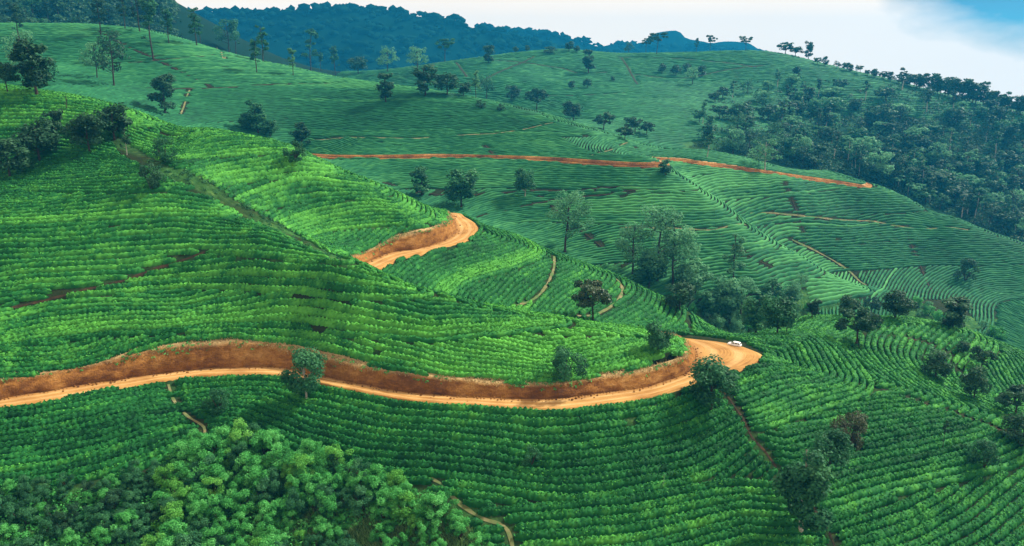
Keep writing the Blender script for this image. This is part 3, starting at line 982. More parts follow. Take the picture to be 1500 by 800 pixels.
def free_of(u, v, polys):
    ok = np.ones(u.shape, bool)
    for q in polys:
        ok &= ~poly_mask(u, v, q)
    return ok
gully_px = [[(225, 240), (262, 250), (300, 264), (345, 296), (405, 328), (470, 366), (516, 388), (500, 384), (440, 354), (385, 330), (320, 294), (280, 270), (245, 260)],
            [(165, 200), (185, 212), (240, 245), (225, 250), (180, 226)]]
def region_near(X, Y, Z):
    u, v, d = project(np.stack([X, Y, Z], -1))
    ok = free_of(u, v, gully_px) & ~(poly_mask(u, v, thicket_px) & (Y < 135))
    ok &= ~((Y > 224) & (Z < -58) & (X > -10)) & ~((Y > 212) & (X > 40)) & (Z > -88) & (u > -90) & (u < 1600) & (v < 880) & (Y < 258)
    ok &= ~((Y > 242) & (X > -60))
    return ok
LV_NEAR = [(-90, True), (-76, True), (-67, True), (-58.4, False), (-52.5, False), (-46.5, False), (-41.5, False), (-36, False), (-30, False), (-24, False), (-18, False), (-12, False), (-2, False)]
def right_of_drain(X, Y, Z):
    u, v, d = project(np.stack([X, Y, Z], -1))
    return (u > np.interp(v, [480, 572, 590, 614, 640, 686, 740, 800, 900], [1010, 1058, 1070, 1088, 1100, 1137, 1185, 1222, 1290])) & (X > 38)
rows_low = make_rows(-150, 120, 88, 262, 0.8, [(-90, True), (-76, True), (-67, True), (-58.3, True)], 1.36, lambda X, Y, Z: region_near(X, Y, Z) & ~right_of_drain(X, Y, Z), margin=0.12)
rows_low += make_rows(30, 195, 88, 262, 0.8, [(-90, False), (-78, False), (-69.3, False), (-62.8, False), (-57.5, False)], 1.36, lambda X, Y, Z: region_near(X, Y, Z) & right_of_drain(X, Y, Z), margin=0.12)
rows_up = make_rows(-190, 60, 120, 262, 0.75, [(-58.3, False), (-52.0, False), (-46.5, False), (-41.0, False), (-35.5, False), (-30, False), (-24.5, False), (-18.5, False), (-13, False), (-2, False)], 1.2, region_near, margin=0.15)

def field_of(P):
    """which slope a row grows on"""
    x, y = P[len(P) // 2]
    z = float(sample(GZ, x, y))
    u, v, d = project(np.array([x, y, z]))
    lat, idx, dist, hw = road_coords(np.array([x]), np.array([y]), ROADS[0])
    below = lat[0] < 0
    if z < -58.3 or below and z < -57:
        if y > 172 and x < 62:
            return 'second'
        if u > 1085 and (y > 150 or (u > 1290 and v < 520 + (u - 1290) * 0.36 + 50)):
            return 'knoll'
        return 'lower'
    if y > 163 and z < -45.8 and x > -30:
        return 'second'
    if z > -46.0 and (y > 170) and (u > 300 + (v - 262) * 1.72 or v < 235):
        return 'upper'
    return 'spur'
FIELD = {
    'lower': ('dark green tea hedge row on the slope below the near orange road', 'tea rows below the near orange road'),
    'spur': ('clipped tea hedge row on the hillside rising straight above the near road bank', 'tea rows above the near road bank'),
    'second': ('tea hedge row wrapping the spur just below the upper road bend', 'tea rows below the upper road bend'),
    'upper': ('bright tea hedge row under the ridge above the upper road bend', 'tea rows under the left ridge'),
    'knoll': ('tea hedge row curving over the rounded knoll beyond the white car', 'tea rows on the knoll beyond the car'),
}
def ordinal(n):
    n = max(1, int(n))
    return {1: 'first', 2: 'second', 3: 'third'}.get(n) or '%d%s' % (n, 'th' if 10 <= n % 100 <= 20 else {1: 'st', 2: 'nd', 3: 'rd'}.get(n % 10, 'th'))
def row_label(P, f):
    """which row, counted from the road, bank or drain it runs along"""
    x, y = P[len(P) // 2]
    z = float(sample(GZ, x, y))
    u, v, d = project(np.array([x, y, z]))
    q = np.array([[x, y]])
    def away(line):
        return float(np.sqrt(((line[:, :2] - q) ** 2).sum(1).min()))
    if f == 'lower':
        n = ordinal(round(away(ROADS[0][1]) / 1.36 + 0.4))
        if u < 262:
            return '%s tea row down from the near road, above the dark end of the thicket' % n
        if u < np.interp(v, [572, 640, 686, 800], [1058, 1100, 1137, 1222]):
            return '%s tea row down from the near orange road, between footpath and drain' % n
        return '%s tea row counted from the orange road, beyond the drain below the hairpin' % n
    if f == 'spur':
        n = ordinal(round(away(ROADS[0][2]) / 1.2 + 0.4))
        return '%s tea row up from the near road bank lip%s' % (n, ' on the spur' if u > 300 else ' on the shaded left hillside')
    if f == 'second':
        return '%s tea row below the upper road bend, on the spur with the looping footpath' % ordinal(round(away(ROADS[1][1]) / 1.2 + 0.4))
    if f == 'upper':
        return '%s tea row up from the upper road bend towards the left ridge' % ordinal(round(away(ROADS[1][2]) / 1.2 + 0.4))
    n = ordinal(round(float(np.hypot(x - car_xy[0], y - car_xy[1])) / 1.36))
    return '%s curving tea row from the parked white car, out over the knoll' % n
car_xy = hit(1075.5, 508.5)[:2]
ROWS = []
for P in rows_low:
    ROWS.append((P, 0.57, 0.80))
for P in rows_up:
    ROWS.append((P, 0.50, 0.72))
scored = []
for P, w, h in ROWS:
    q = np.c_[P, sample(GZ, P[:, 0], P[:, 1])]
    u, v, d = project(q)
    inside = (u > 0) & (u < 1500) & (v > 0) & (v < 800)
    L = np.hypot(np.diff(u), np.diff(v)) * inside[1:]
    area = float((L * (F_PX * w * 2 / d[1:]) * 0.45).sum())
    scored.append(area)
order = np.argsort(-np.array(scored))
indiv = set(order[:300].tolist())
stuff_rows = {}
for i, (P, w, h) in enumerate(ROWS):
    f = field_of(P)
    dist = float(np.hypot(*P[len(P) // 2]))
    dens = 14.0 if dist < 135 else (9.5 if dist < 165 else 5.0)
    lf = 0.25 if dist < 150 else 0.30
    r = hedge(P, w, h, 0.30 if dist < 170 else 0.40, prof_near if dist < 180 else prof_mid, 1000 + i, dens, lf)
    if r is None:
        continue
    V, F, tint = r
    # row tone: young growth by plot, plus painted light and shade of the slopes
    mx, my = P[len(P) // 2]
    flush_and_light = {'lower': -0.05, 'spur': 0.12 + 0.34 * float(np.clip((mx + 50) / 60, 0, 1)), 'second': -0.10 + 0.2 * float(np.clip((mx - 5) / 35, 0, 1)), 'upper': 0.14, 'knoll': 0.12}[f]  # spur and second brighten rightwards, part young leaf, part painted sunlight
    flush_and_light += 0.36 * float(fbm(np.array(mx / 30), np.array(my / 22), 2, 71))
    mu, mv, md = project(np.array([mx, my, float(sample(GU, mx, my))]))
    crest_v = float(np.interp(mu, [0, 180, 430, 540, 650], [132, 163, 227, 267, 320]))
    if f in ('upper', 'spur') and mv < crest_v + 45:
        flush_and_light += 0.20 * (1 - (mv - crest_v) / 45)  # ridge crest light painted into the row tint
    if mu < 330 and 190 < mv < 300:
        flush_and_light -= 0.12  # shade of the left hillside painted as a darker tint
    flush_and_light += float(rng.normal(0, 0.06))
    tint = np.clip(tint + flush_and_light, 0, 1)
    if i in indiv:
        c = np.array([P[len(P) // 2][0], P[len(P) // 2][1], 0.0])
        c[2] = float(sample(GZ, c[0], c[1]))
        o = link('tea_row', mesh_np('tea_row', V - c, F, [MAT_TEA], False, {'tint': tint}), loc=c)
        tag(o, row_label(P, f), 'tea row', FIELD[f][1])
    else:
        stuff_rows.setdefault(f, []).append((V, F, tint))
def join(parts):
    V, F, A, n = [], [], [], 0
    for v, f, a in parts:
        V.append(v); F.append(f + n); A.append(a); n += len(v)
    return np.vstack(V), np.vstack(F), np.concatenate(A)
allparts = [q for L_ in stuff_rows.values() for q in L_]
if allparts:
    V, F, A = join(allparts)
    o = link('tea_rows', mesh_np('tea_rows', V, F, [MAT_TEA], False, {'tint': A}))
    tag(o, 'short ends and farther rows of tea bushes filling the near slopes', 'tea rows', kind='stuff')
print('near rows', len(ROWS), 'individual', len(indiv), 'length', sum(len(q[0]) for q in ROWS) * 0.8)

# middle slopes: rows joined, too fine to pick apart
def mid_region(X, Y, Z):
    u, v, d = project(np.stack([X, Y, Z], -1))
    ok = (u > -60) & (u < 1580) & (Z > -108)
    ok &= ~((Y < 300) & (Z < -86) & (X < 112)) & ~((Y < 262) & (Z < -80)) & ~poly_mask(u, v, [(1320, 440), (1400, 440), (1440, 482), (1400, 486), (1320, 470)])
    ok &= ~((Y > 430) & (X > 60)) & (Y > 238 + 22 * (X > -20))
    return ok
rows_mid = make_rows(-330, 320, 242, 492, 0.85, [(-110, False), (-100, False), (-92, False), (-84, False), (-74, False), (-64, False), (-54, False), (-45.5, False), (-38, False), (-30, False), (-22, False), (-13, False), (-4, False), (6, False), (25, False)], 1.35, mid_region, margin=0.3, wob=0.2)
parts = []
for i, P in enumerate(rows_mid):
    r = hedge(P, 0.46, 0.85, 1.7, prof_mid, 9000 + i, 0.0, 0.3, 0.12)
    if r is not None:
        mx, my = P[len(P) // 2]
        mu, mv, md = project(np.array([mx, my, float(sample(GU, mx, my))]))
        one = lambda q: bool(poly_mask(np.array([mu]), np.array([mv]), q)[0])
        tone_and_light = 0.0  # plot tone offset; the crest bands below add painted light
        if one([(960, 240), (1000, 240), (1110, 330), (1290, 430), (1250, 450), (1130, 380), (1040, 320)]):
            tone_and_light = 0.42  # sunlit crest of the middle spur, painted paler
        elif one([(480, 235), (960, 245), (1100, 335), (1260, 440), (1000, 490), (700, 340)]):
            tone_and_light = 0.08
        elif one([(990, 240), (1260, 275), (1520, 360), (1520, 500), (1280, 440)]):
            tone_and_light = -0.10
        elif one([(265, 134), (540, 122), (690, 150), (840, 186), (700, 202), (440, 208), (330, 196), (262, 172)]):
            tone_and_light = -0.24
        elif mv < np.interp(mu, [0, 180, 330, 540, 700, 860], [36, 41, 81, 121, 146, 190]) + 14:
            tone_and_light = 0.16  # bright rim light along the upper crest, put into the tint
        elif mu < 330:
            tone_and_light = -0.08
        tone_and_light += 0.3 * float(fbm(np.array(mx / 60), np.array(my / 45), 2, 75)) + float(rng.normal(0, 0.05))
        parts.append((r[0], r[1], np.clip(r[2] + tone_and_light, 0, 1)))
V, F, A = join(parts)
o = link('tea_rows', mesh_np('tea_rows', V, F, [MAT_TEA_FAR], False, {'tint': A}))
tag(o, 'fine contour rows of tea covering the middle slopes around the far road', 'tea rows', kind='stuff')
print('mid rows', len(rows_mid), len(F))
def far_region(X, Y, Z):
    u, v, d = project(np.stack([X, Y, Z], -1))
    return (u > 480) & (u < 1540) & (Y > 470) & ~poly_mask(u, v, [(1150, 190), (1300, 165), (1600, 230), (1600, 420), (1100, 260), (1000, 212)]) & (X > -160)
rows_far = make_rows(-190, 480, 480, 850, 1.9, [(-80, False), (-65, False), (-52, False), (-42, False), (-32, False), (-22, False), (-12, False), (-3, False), (20, False)], 3.0, far_region, margin=0.8, wob=0.4)
parts = []
for i, P in enumerate(rows_far):
    r = hedge(P, 1.2, 1.0, 3.0, prof_mid, 19000 + i, 0.0, 0.3, 0.25)
    if r is not None:
        parts.append(r)
V, F, A = join(parts)
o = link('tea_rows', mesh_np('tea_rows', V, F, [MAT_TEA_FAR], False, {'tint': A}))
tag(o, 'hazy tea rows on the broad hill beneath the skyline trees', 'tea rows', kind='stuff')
print('far rows', len(rows_far), len(F))
# ------------------------------------------------------------------ far ridges
def ridge(name, sil, dist, slope, depth, seed, mat):
    """a mountain ridge: crest line at the given distance, wooded slopes with ravines on both sides"""
    Cw = np.array([by_y(u, v, dist) for u, v in sil])
    xs = np.arange(Cw[0, 0], Cw[-1, 0], 14.0)
    zc = np.interp(xs, Cw[:, 0], Cw[:, 2]) + 9 * fbm(xs / 60, xs * 0, 4, seed)
    ds = np.r_[np.linspace(-1, 0, 44) * depth, np.linspace(0, 1, 12)[1:] * depth]
    X, D = np.meshgrid(xs, ds)
    Y = dist + D + 160 * fbm(X / 500, X * 0 + seed, 3, seed + 2)
    rav = 70 * np.abs(fbm(X / 170, D / 420, 4, seed + 5)) * np.clip(np.abs(D) / (0.25 * depth), 0, 1)
    Z = zc[None] - np.abs(D) * slope - rav * 1.3 + 14 * fbm(X / 45, D / 45, 3, seed + 8) * np.clip(np.abs(D) / 60, 0, 1)
    o = link(name, mesh_np(name, np.stack([X, Y, Z], -1).reshape(-1, 3), grid_faces(len(ds), len(xs)), [mat], True))
    tag(o, kind='structure')
    return X, Y, Z, xs
def blobs(name, pts, hs, rs, mat, seed, label, cat):
    """many small tree shapes too far off to count: trunkless crowns of uneven lumps, one object"""
    r = np.random.default_rng(seed)
    bm = bmesh.new()
    bmesh.ops.create_icosphere(bm, subdivisions=1, radius=1.0)
    bv = np.array([v.co[:] for v in bm.verts]); bf = np.array([[l.vert.index for l in f.loops] for f in bm.faces])
    bm.free()
    n = len(pts)
    V = bv[None] * (1 + r.normal(0, 0.22, (n, len(bv), 1)))
    V = V * np.stack([rs, rs, hs], 1)[:, None]
    V = V + pts[:, None] + np.array([0, 0, 1.0])[None, None] * (hs * 0.7)[:, None, None]
    F = (bf[None] + (np.arange(n) * len(bv))[:, None, None]).reshape(-1, 3)
    tint = np.repeat(np.clip(r.normal(0.42, 0.08, n), 0, 1), len(bv))
    o = link(name, mesh_np(name, V.reshape(-1, 3), F, [mat], False, {'tint': tint}))
    tag(o, label, cat, kind='stuff')
MAT_FOREST = foliage_mat('distant_forest', (0.002, 0.012, 0.009), (0.004, 0.022, 0.015), (0.010, 0.040, 0.024), 0.02, 0.9, 0.05, 0.0)
rdg = [('hill', [(-420, 10), (-100, 4), (120, 8), (200, 15), (240, 19), (330, 18), (370, 21), (430, 15), (480, 9), (530, 11), (565, 13), (610, 23), (660, 28), (690, 41), (730, 46), (790, 62), (850, 78), (900, 92)], 1650, 0.42, 620, 3, 3600, 60),
       ('hill', [(560, 60), (640, 46), (720, 42), (780, 46), (820, 52), (850, 60), (880, 70), (960, 92)], 2050, 0.40, 500, 13, 1000, 70),
       ('hill', [(840, 80), (890, 66), (920, 60), (960, 66), (1000, 68), (1060, 70), (1120, 80), (1200, 100)], 2250, 0.38, 450, 23, 500, 80),
       ('hill', [(900, 90), (935, 66), (958, 50), (975, 46.5), (990, 46.5), (1000, 57), (1040, 64), (1078, 60), (1092, 62), (1110, 74), (1150, 92)], 2450, 0.42, 350, 31, 0, 90)]
for name, sil, dist, slope, depth, seed, nb, th in rdg:
    X, Y, Z, xs = ridge(name, sil, dist, slope, depth, seed, MAT_FOREST)
    if nb:
        r = np.random.default_rng(seed)
        i = r.integers(4, 45, nb); i[:nb // 5] = 43 + r.integers(-1, 2, nb // 5)
        j = r.integers(0, len(xs), nb)
        pts = np.stack([X[i, j], Y[i, j], Z[i, j]], 1) + np.c_[r.normal(0, 6, nb), r.normal(0, 5, nb), np.zeros(nb) - 1]
        hs = r.uniform(3.5, 7.0, nb); rs = hs * r.uniform(1.1, 2.0, nb)
        blobs('forest', pts, hs, rs, MAT_FOREST, seed + 1, ['blue hazy forest clothing the long far ridge', 'blue hazy forest on the ridge behind the long one', 'blue hazy forest on the lowest far ridge by the rocky peak'][[3, 13, 23].index(seed)], 'forest')

# ------------------------------------------------------------------ trees
def tube(pts, rad, k=7):
    """tapered tube along pts -> V, quads"""
    P = np.array(pts, float); n = len(P)
    T = np.gradient(P, axis=0); T /= np.linalg.norm(T, axis=1)[:, None] + 1e-9
    ref = np.where(np.abs(T[:, 2:3]) > 0.9, np.array([[1.0, 0, 0]]), np.array([[0, 0, 1.0]]))
    A = np.cross(T, ref); A /= np.linalg.norm(A, axis=1)[:, None] + 1e-9
    B = np.cross(T, A)
    a = np.linspace(0, 2 * np.pi, k, endpoint=False)
    R = np.array(rad, float)[:, None, None]
    V = P[:, None] + R * (np.cos(a)[None, :, None] * A[:, None] + np.sin(a)[None, :, None] * B[:, None])
    idx = np.arange(n * k).reshape(n, k)
    F = np.stack([idx[:-1], np.roll(idx[:-1], -1, 1), np.roll(idx[1:], -1, 1), idx[1:]], -1).reshape(-1, 4)
    return V.reshape(-1, 3), F
def make_tree(kind, seed, leaves=1800):
    """unit-height tree: (wood V,F), (crown V,F,tint)"""
    r = np.random.default_rng(seed)
    wood = []
    clumps = []                      # centre, radius, flatten
    bend = r.normal(0, 0.03, 2)
    def trunk(top, r0, lean=1.0):
        z = np.linspace(-0.03, top, 9)
        P = np.stack([bend[0] * lean * np.abs(z) ** 1.5 + 0.006 * np.sin(z * 9 + seed), bend[1] * lean * np.abs(z) ** 1.5 + 0.006 * np.cos(z * 7 + seed), z], 1)
        wood.append(tube(P, np.interp(z, [-0.03, 0.02, top], [r0 * 1.35, r0, r0 * 0.45]), 7))
        return lambda zz: np.array([np.interp(zz, z, P[:, 0]), np.interp(zz, z, P[:, 1]), zz])
    def limb(a, b, r0):
        mid = (a + b) / 2 + np.array([0, 0, -0.02]) + r.normal(0, 0.012, 3)
        wood.append(tube([a, mid, b], [r0, r0 * 0.7, r0 * 0.25], 5))
    if kind == 'round':
        ax = trunk(0.8, 0.022)
        for i in range(30):
            th = r.uniform(0, 6.28); zz = r.uniform(0.30, 0.94)
            R = 0.34 * np.sqrt(max(0.03, 1 - ((zz - 0.60) / 0.40) ** 2)) * r.uniform(0.35, 1.0)
            c = np.array([np.cos(th) * R, np.sin(th) * R, zz]) + ax(min(zz, 0.8)) * [1, 1, 0]
            clumps.append((c, r.uniform(0.11, 0.175), 0.85))
            if i % 3 == 0: limb(ax(max(0.22, zz - 0.25)), c, 0.009)
    elif kind == 'wide':
        ax = trunk(0.7, 0.026, 2.0)
        for i in range(26):
            th = r.uniform(0, 6.28); zz = r.uniform(0.42, 0.92)
            R = 0.50 * np.sqrt(max(0.03, 1 - ((zz - 0.60) / 0.40) ** 2)) * r.uniform(0.3, 1.0)
            c = np.array([np.cos(th) * R, np.sin(th) * R, zz])
            clumps.append((c, r.uniform(0.10, 0.16), 0.62))
            if i % 2 == 0: limb(ax(r.uniform(0.3, 0.5)), c, 0.011)
    elif kind == 'airy':
        ax = trunk(0.92, 0.016)
        for i in range(30):
            th = r.uniform(0, 6.28); zz = r.uniform(0.36, 0.98)
            R = (0.30 - 0.16 * abs(zz - 0.55) * 2) * r.uniform(0.4, 1.15)
            c = np.array([np.cos(th) * R, np.sin(th) * R, zz]) + ax(min(zz, 0.9)) * [1, 1, 0]
            clumps.append((c, r.uniform(0.055, 0.12), 0.85))
            if i % 2 == 0: limb(ax(max(0.2, zz - 0.14)), c, 0.006)
    elif kind == 'slim':
        ax = trunk(0.96, 0.011, 0.6)
        for i in range(22):
            th = r.uniform(0, 6.28); zz = r.uniform(0.5, 0.98) if r.random() < 0.85 else r.uniform(0.3, 0.5)
            R = 0.10 * r.uniform(0.2, 1.1) * (1.15 - (zz - 0.5) * 0.9)
            c = np.array([np.cos(th) * R, np.sin(th) * R, zz]) + ax(min(zz, 0.94)) * [1, 1, 0]
            clumps.append((c, r.uniform(0.03, 0.06), 0.9))
            if i % 2 == 0: limb(ax(max(0.2, zz - 0.06)), c, 0.004)
    elif kind == 'flat':
        ax = trunk(0.8, 0.02, 2.0)
        for i in range(18):
            th = r.uniform(0, 6.28); zz = r.choice([0.66, 0.8, 0.93]) + r.normal(0, 0.02)
            R = (0.55 if zz > 0.75 else 0.4) * r.uniform(0.15, 1.0)
            c = np.array([np.cos(th) * R, np.sin(th) * R, zz])
            clumps.append((c, r.uniform(0.08, 0.13), 0.45))
            if i % 2 == 0: limb(ax(r.uniform(0.4, 0.7)), c, 0.008)
    elif kind == 'column':
        ax = trunk(0.9, 0.02)
        for i in range(26):
            th = r.uniform(0, 6.28); zz = r.uniform(0.2, 0.95)
            R = 0.19 * r.uniform(0.2, 1.0) * (1.1 - 0.5 * abs(zz - 0.5))
            c = np.array([np.cos(th) * R, np.sin(th) * R, zz])
            clumps.append((c, r.uniform(0.07, 0.12), 0.9))
            if i % 4 == 0: limb(ax(max(0.15, zz - 0.12)), c, 0.008)
    elif kind == 'shrub':
        for i in range(5):
            th = r.uniform(0, 6.28)
            e = np.array([np.cos(th) * 0.3, np.sin(th) * 0.3, r.uniform(0.45, 0.75)])
            wood.append(tube([np.array([0, 0, -0.05]), e * [0.4, 0.4, 0.5], e], [0.03, 0.02, 0.008], 5))
        for i in range(22):
            th = r.uniform(0, 6.28); zz = r.uniform(0.14, 0.9)
            R = 0.56 * np.sqrt(max(0.05, 1 - ((zz - 0.3) / 0.68) ** 2)) * r.uniform(0.2, 1.0)
            clumps.append((np.array([np.cos(th) * R, np.sin(th) * R, zz]), r.uniform(0.11, 0.2), 0.85))
    elif kind == 'snag':
        ax = trunk(0.95, 0.03, 3)
        limb(ax(0.5), np.array([-0.22, 0.05, 0.85]), 0.018)
        limb(ax(0.35), np.array([0.16, 0, 0.6]), 0.015)
    WV, WF, k = [], [], 0
    for v, f in wood:
        WV.append(v); WF.append(f + k); k += len(v)
    WV, WF = np.vstack(WV), np.vstack(WF)
    if not clumps:
        return (WV, WF), None
    C_ = np.array([c for c, _, _ in clumps]); Rr = np.array([q for _, q, _ in clumps]); Fl = np.array([q for _, _, q in clumps])
    w = Rr ** 2; w /= w.sum()
    i = r.choice(len(clumps), leaves, p=w)
    d = r.normal(0, 1, (leaves, 3)); d /= np.linalg.norm(d, axis=1)[:, None]
    rad = Rr[i] * (0.35 + 0.65 * r.random(leaves) ** 0.5) * r.uniform(0.85, 1.15, leaves)
    c = C_[i] + d * rad[:, None] * np.stack([np.ones(leaves), np.ones(leaves), Fl[i]], 1)
    ctr = C_.mean(0)
    out = c - ctr
    out /= np.linalg.norm(out, axis=1)[:, None] + 1e-9
    nrm = d * 0.7 + out * 0.5 + np.array([0, 0, 0.35]) + r.normal(0, 0.45, (leaves, 3))
    size = {'round': 0.052, 'wide': 0.058, 'airy': 0.027, 'slim': 0.022, 'flat': 0.045, 'column': 0.045, 'shrub': 0.052}[kind] * r.uniform(0.6, 1.4, leaves) * (1800 / leaves) ** 0.4
    V, F = cards(c, nrm, size, r, 1.35)
    ct = r.normal(0.0, 0.16, len(clumps))
    tint = np.clip(0.45 + ct[i] + r.normal(0, 0.13, leaves), 0, 1)
    return (WV, WF), (V, F, np.repeat(tint, 4))

MATS = {
    'dark': foliage_mat('dark_broad_leaves', (0.010, 0.038, 0.020), (0.022, 0.082, 0.036), (0.052, 0.150, 0.058), 0.3, 0.6, 0.3, 0.12),
    'mid': foliage_mat('green_leaves', (0.010, 0.060, 0.025), (0.030, 0.140, 0.054), (0.085, 0.26, 0.10), 0.3, 0.6, 0.38, 0.12),
    'pale': foliage_mat('pale_grey_green_leaves', (0.038, 0.145, 0.068), (0.10, 0.29, 0.135), (0.22, 0.47, 0.23), 0.3, 0.6, 0.5, 0.08),
    'lush': foliage_mat('lush_shrub_leaves', (0.014, 0.11, 0.026), (0.062, 0.33, 0.068), (0.20, 0.60, 0.18), 0.35, 0.6, 0.38, 0.12),
    'fresh': foliage_mat('fresh_yellowish_leaves', (0.024, 0.12, 0.020), (0.090, 0.34, 0.050), (0.26, 0.60, 0.13), 0.35, 0.6, 0.38, 0.12),
    'brown': foliage_mat('dry_brownish_leaves', (0.030, 0.040, 0.018), (0.062, 0.085, 0.038), (0.12, 0.14, 0.065), 0.3, 0.7, 0.2),
    'red': foliage_mat('reddish_green_leaves', (0.012, 0.045, 0.018), (0.040, 0.088, 0.034), (0.16, 0.13, 0.050), 0.5, 0.5, 0.2),
}
def bark(name, a, b):
    t = NT(name)
    t.base(t.ramp(t.noise(t.obj(), 14.0, 5, 0.6), [(0.3, a), (0.7, b)]), 0.9, 0.1)
    return t.m
BARK = {'dark': bark('dark_bark', (0.020, 0.015, 0.010), (0.07, 0.052, 0.036)), 'pale': bark('pale_bark', (0.20, 0.19, 0.16), (0.42, 0.40, 0.35))}
PROTO = {}
def proto(kind, var, leafmat, barkmat, leaves):
    key = (kind, var, leafmat, barkmat, leaves)
    if key not in PROTO:
        (wv, wf), cr = make_tree(kind, hash_seed(kind, var), leaves)
        wm = mesh_np('trunk', wv, wf, [BARK[barkmat]], True)
        cm = None if cr is None else mesh_np('crown', cr[0], cr[1], [MATS[leafmat]], False, {'tint': cr[2]})
        PROTO[key] = (wm, cm)
    return PROTO[key]
def hash_seed(kind, var):
    return sum(ord(c) * (i + 3) for i, c in enumerate(kind)) * 31 + var * 17
NAMES = {'round': 'tree', 'wide': 'spreading_tree', 'airy': 'silver_oak_tree', 'slim': 'tall_slender_tree', 'flat': 'umbrella_tree', 'column': 'tree', 'shrub': 'shrub', 'snag': 'dead_tree'}
trng = np.random.default_rng(77)
def plant(p, h, kind, leafmat, label, group=None, var=0, barkmat='dark', leaves=1800, wide=1.0, cat=None):
    wm, cm = proto(kind, var, leafmat, barkmat, leaves)
    root = bpy.data.objects.new(NAMES[kind], None)
    root.empty_display_size = 0.5
    COL.objects.link(root)
    root.location = (float(p[0]), float(p[1]), float(p[2]))
    root.rotation_euler = (0, 0, float(trng.uniform(0, 6.28)))
    root.scale = (h * wide, h * wide, h)
    link('stem' if kind == 'shrub' else 'trunk', wm, root)
    if cm is not None:
        link('foliage' if kind == 'shrub' else 'crown', cm, root)
    tag(root, label, cat or ('shrub' if kind == 'shrub' else 'tree'), group)
    return root
def tree_px(u, v, hpx, kind, leafmat, label, group=None, var=0, barkmat='dark', leaves=1800, wide=1.0, y0=60.0, cat=None):
    if kind == 'slim': wide = min(wide, 1.5) * 0.9
    p = hit(u, v, y0)
    d = p[1] * CP - p[2] * SP
    h = hpx * d / F_PX / math.cos(PITCH * 0.8)
    return plant(p - np.array([0, 0, 0.05]), h, kind, leafmat, label, group, var, barkmat, leaves, wide, cat)

# each tree one can pick out: base pixel, height in pixels, shape, leaf, description
big = 5200
tree_px(449, 588, 74, 'round', 'mid', 'leafy tree with a pale trunk just below the near orange road', None, 1, 'pale', big, 1.05)
tree_px(1041, 602, 76, 'round', 'mid', 'bushy dark tree beside the orange road bend at the top of the drain', None, 2, 'dark', big, 1.3)
tree_px(868, 471, 64, 'wide', 'red', 'spreading tree with reddish upper leaves beside the looping footpath', None, 3, 'dark', big, 0.9)
tree_px(964, 517, 44, 'round', 'mid', 'compact dark tree on the tea spur tip inside the hairpin road', None, 4, 'dark', 3000, 1.2)
tree_px(829, 561, 52, 'shrub', 'mid', 'dark sprawling shrub at the lip of the near road bank', None, 5, 'dark', 3000, 1.0)
tree_px(1254, 505, 56, 'wide', 'dark', 'round dark tree with the widest crown on the knoll beyond the car', None, 6, 'dark', 4200, 1.1)
tree_px(1310, 470, 42, 'round', 'dark', 'upright dark tree at the crest of the knoll', None, 7, 'dark', 3000, 1.4)
tree_px(1395, 482, 48, 'column', 'dark', 'tall dense dark tree on the far brink of the knoll', None, 8, 'dark', 3000, 1.9)
tree_px(1240, 466, 32, 'round', 'dark', 'smaller dark tree behind the widest tree on the knoll', None, 9, 'dark', 2400, 1.3)
tree_px(1276, 462, 26, 'wide', 'dark', 'low dark tree between two bigger ones on the knoll crest', None, 10, 'dark', 2000, 1.0)
tree_px(1189, 468, 30, 'column', 'dark', 'little dark columnar tree where the knoll meets the valley wood', None, 11, 'dark', 2000, 1.6)
tree_px(1138, 492, 56, 'round', 'mid', 'dark tree with a slim trunk at the edge of the valley wood behind the car', None, 12, 'dark', 3000, 1.25)
tree_px(1152, 490, 46, 'airy', 'mid', 'thin tree leaning against its darker neighbour behind the car', None, 12, 'dark', 2400, 1.2)
tree_px(1107, 491, 60, 'column', 'mid', 'narrow tree rising from the valley wood behind the car', None, 13, 'dark', 2400, 1.3)
tree_px(1369, 556, 44, 'round', 'dark', 'dark tree on the knoll slope beside the clump of three', None, 14, 'dark', 2400, 1.3)
tree_px(1436, 545, 40, 'wide', 'dark', 'dark flat topped tree at the back of the knoll clump', None, 15, 'dark', 2400, 0.9)
tree_px(1426, 588, 50, 'round', 'dark', 'dark ball crowned tree at the front of the knoll clump', None, 16, 'dark', 2400, 1.0)
tree_px(1410, 520, 20, 'round', 'dark', 'small dark tree higher up behind the knoll clump', None, 17, 'dark', 1600, 1.3)
tree_px(1486, 612, 48, 'wide', 'dark', 'broad dark tree beside the drain at the foot of the knoll', None, 18, 'dark', 3000, 1.2)
tree_px(1495, 655, 50, 'shrub', 'dark', 'dark bushy growth below the drain at the knoll foot', None, 19, 'dark', 3000, 1.2)
tree_px(1213, 700, 66, 'round', 'mid', 'rounded green tree standing behind the tallest tree by the drain', None, 20, 'dark', 4200, 1.15)
tree_px(1172, 784, 142, 'column', 'mid', 'tallest leafy tree standing in the tea beside the lower drain', None, 21, 'pale', 7000, 1.15)
tree_px(1246, 655, 54, 'shrub', 'brown', 'feathery brownish bush amid the dark tea rows', None, 22, 'dark', 3000, 0.9)
tree_px(1440, 688, 46, 'shrub', 'mid', 'green bush amid the tea rows below the knoll drain', None, 23, 'dark', 3000, 1.0)
tree_px(1380, 662, 50, 'slim', 'dark', 'thin dark sapling amid the tea rows below the knoll drain', None, 24, 'dark', 900, 0.8)
tree_px(321, 606, 42, 'shrub', 'mid', 'bluish green shrub beside the footpath below the near road', None, 25, 'dark', 2600, 0.85)
tree_px(779, 684, 32, 'shrub', 'mid', 'lone little shrub in the middle of the lower tea rows', None, 26, 'dark', 2000, 0.8)
tree_px(971, 718, 26, 'slim', 'pale', 'thin pale sapling poking out of the lower tea rows', None, 27, 'pale', 500, 0.6)
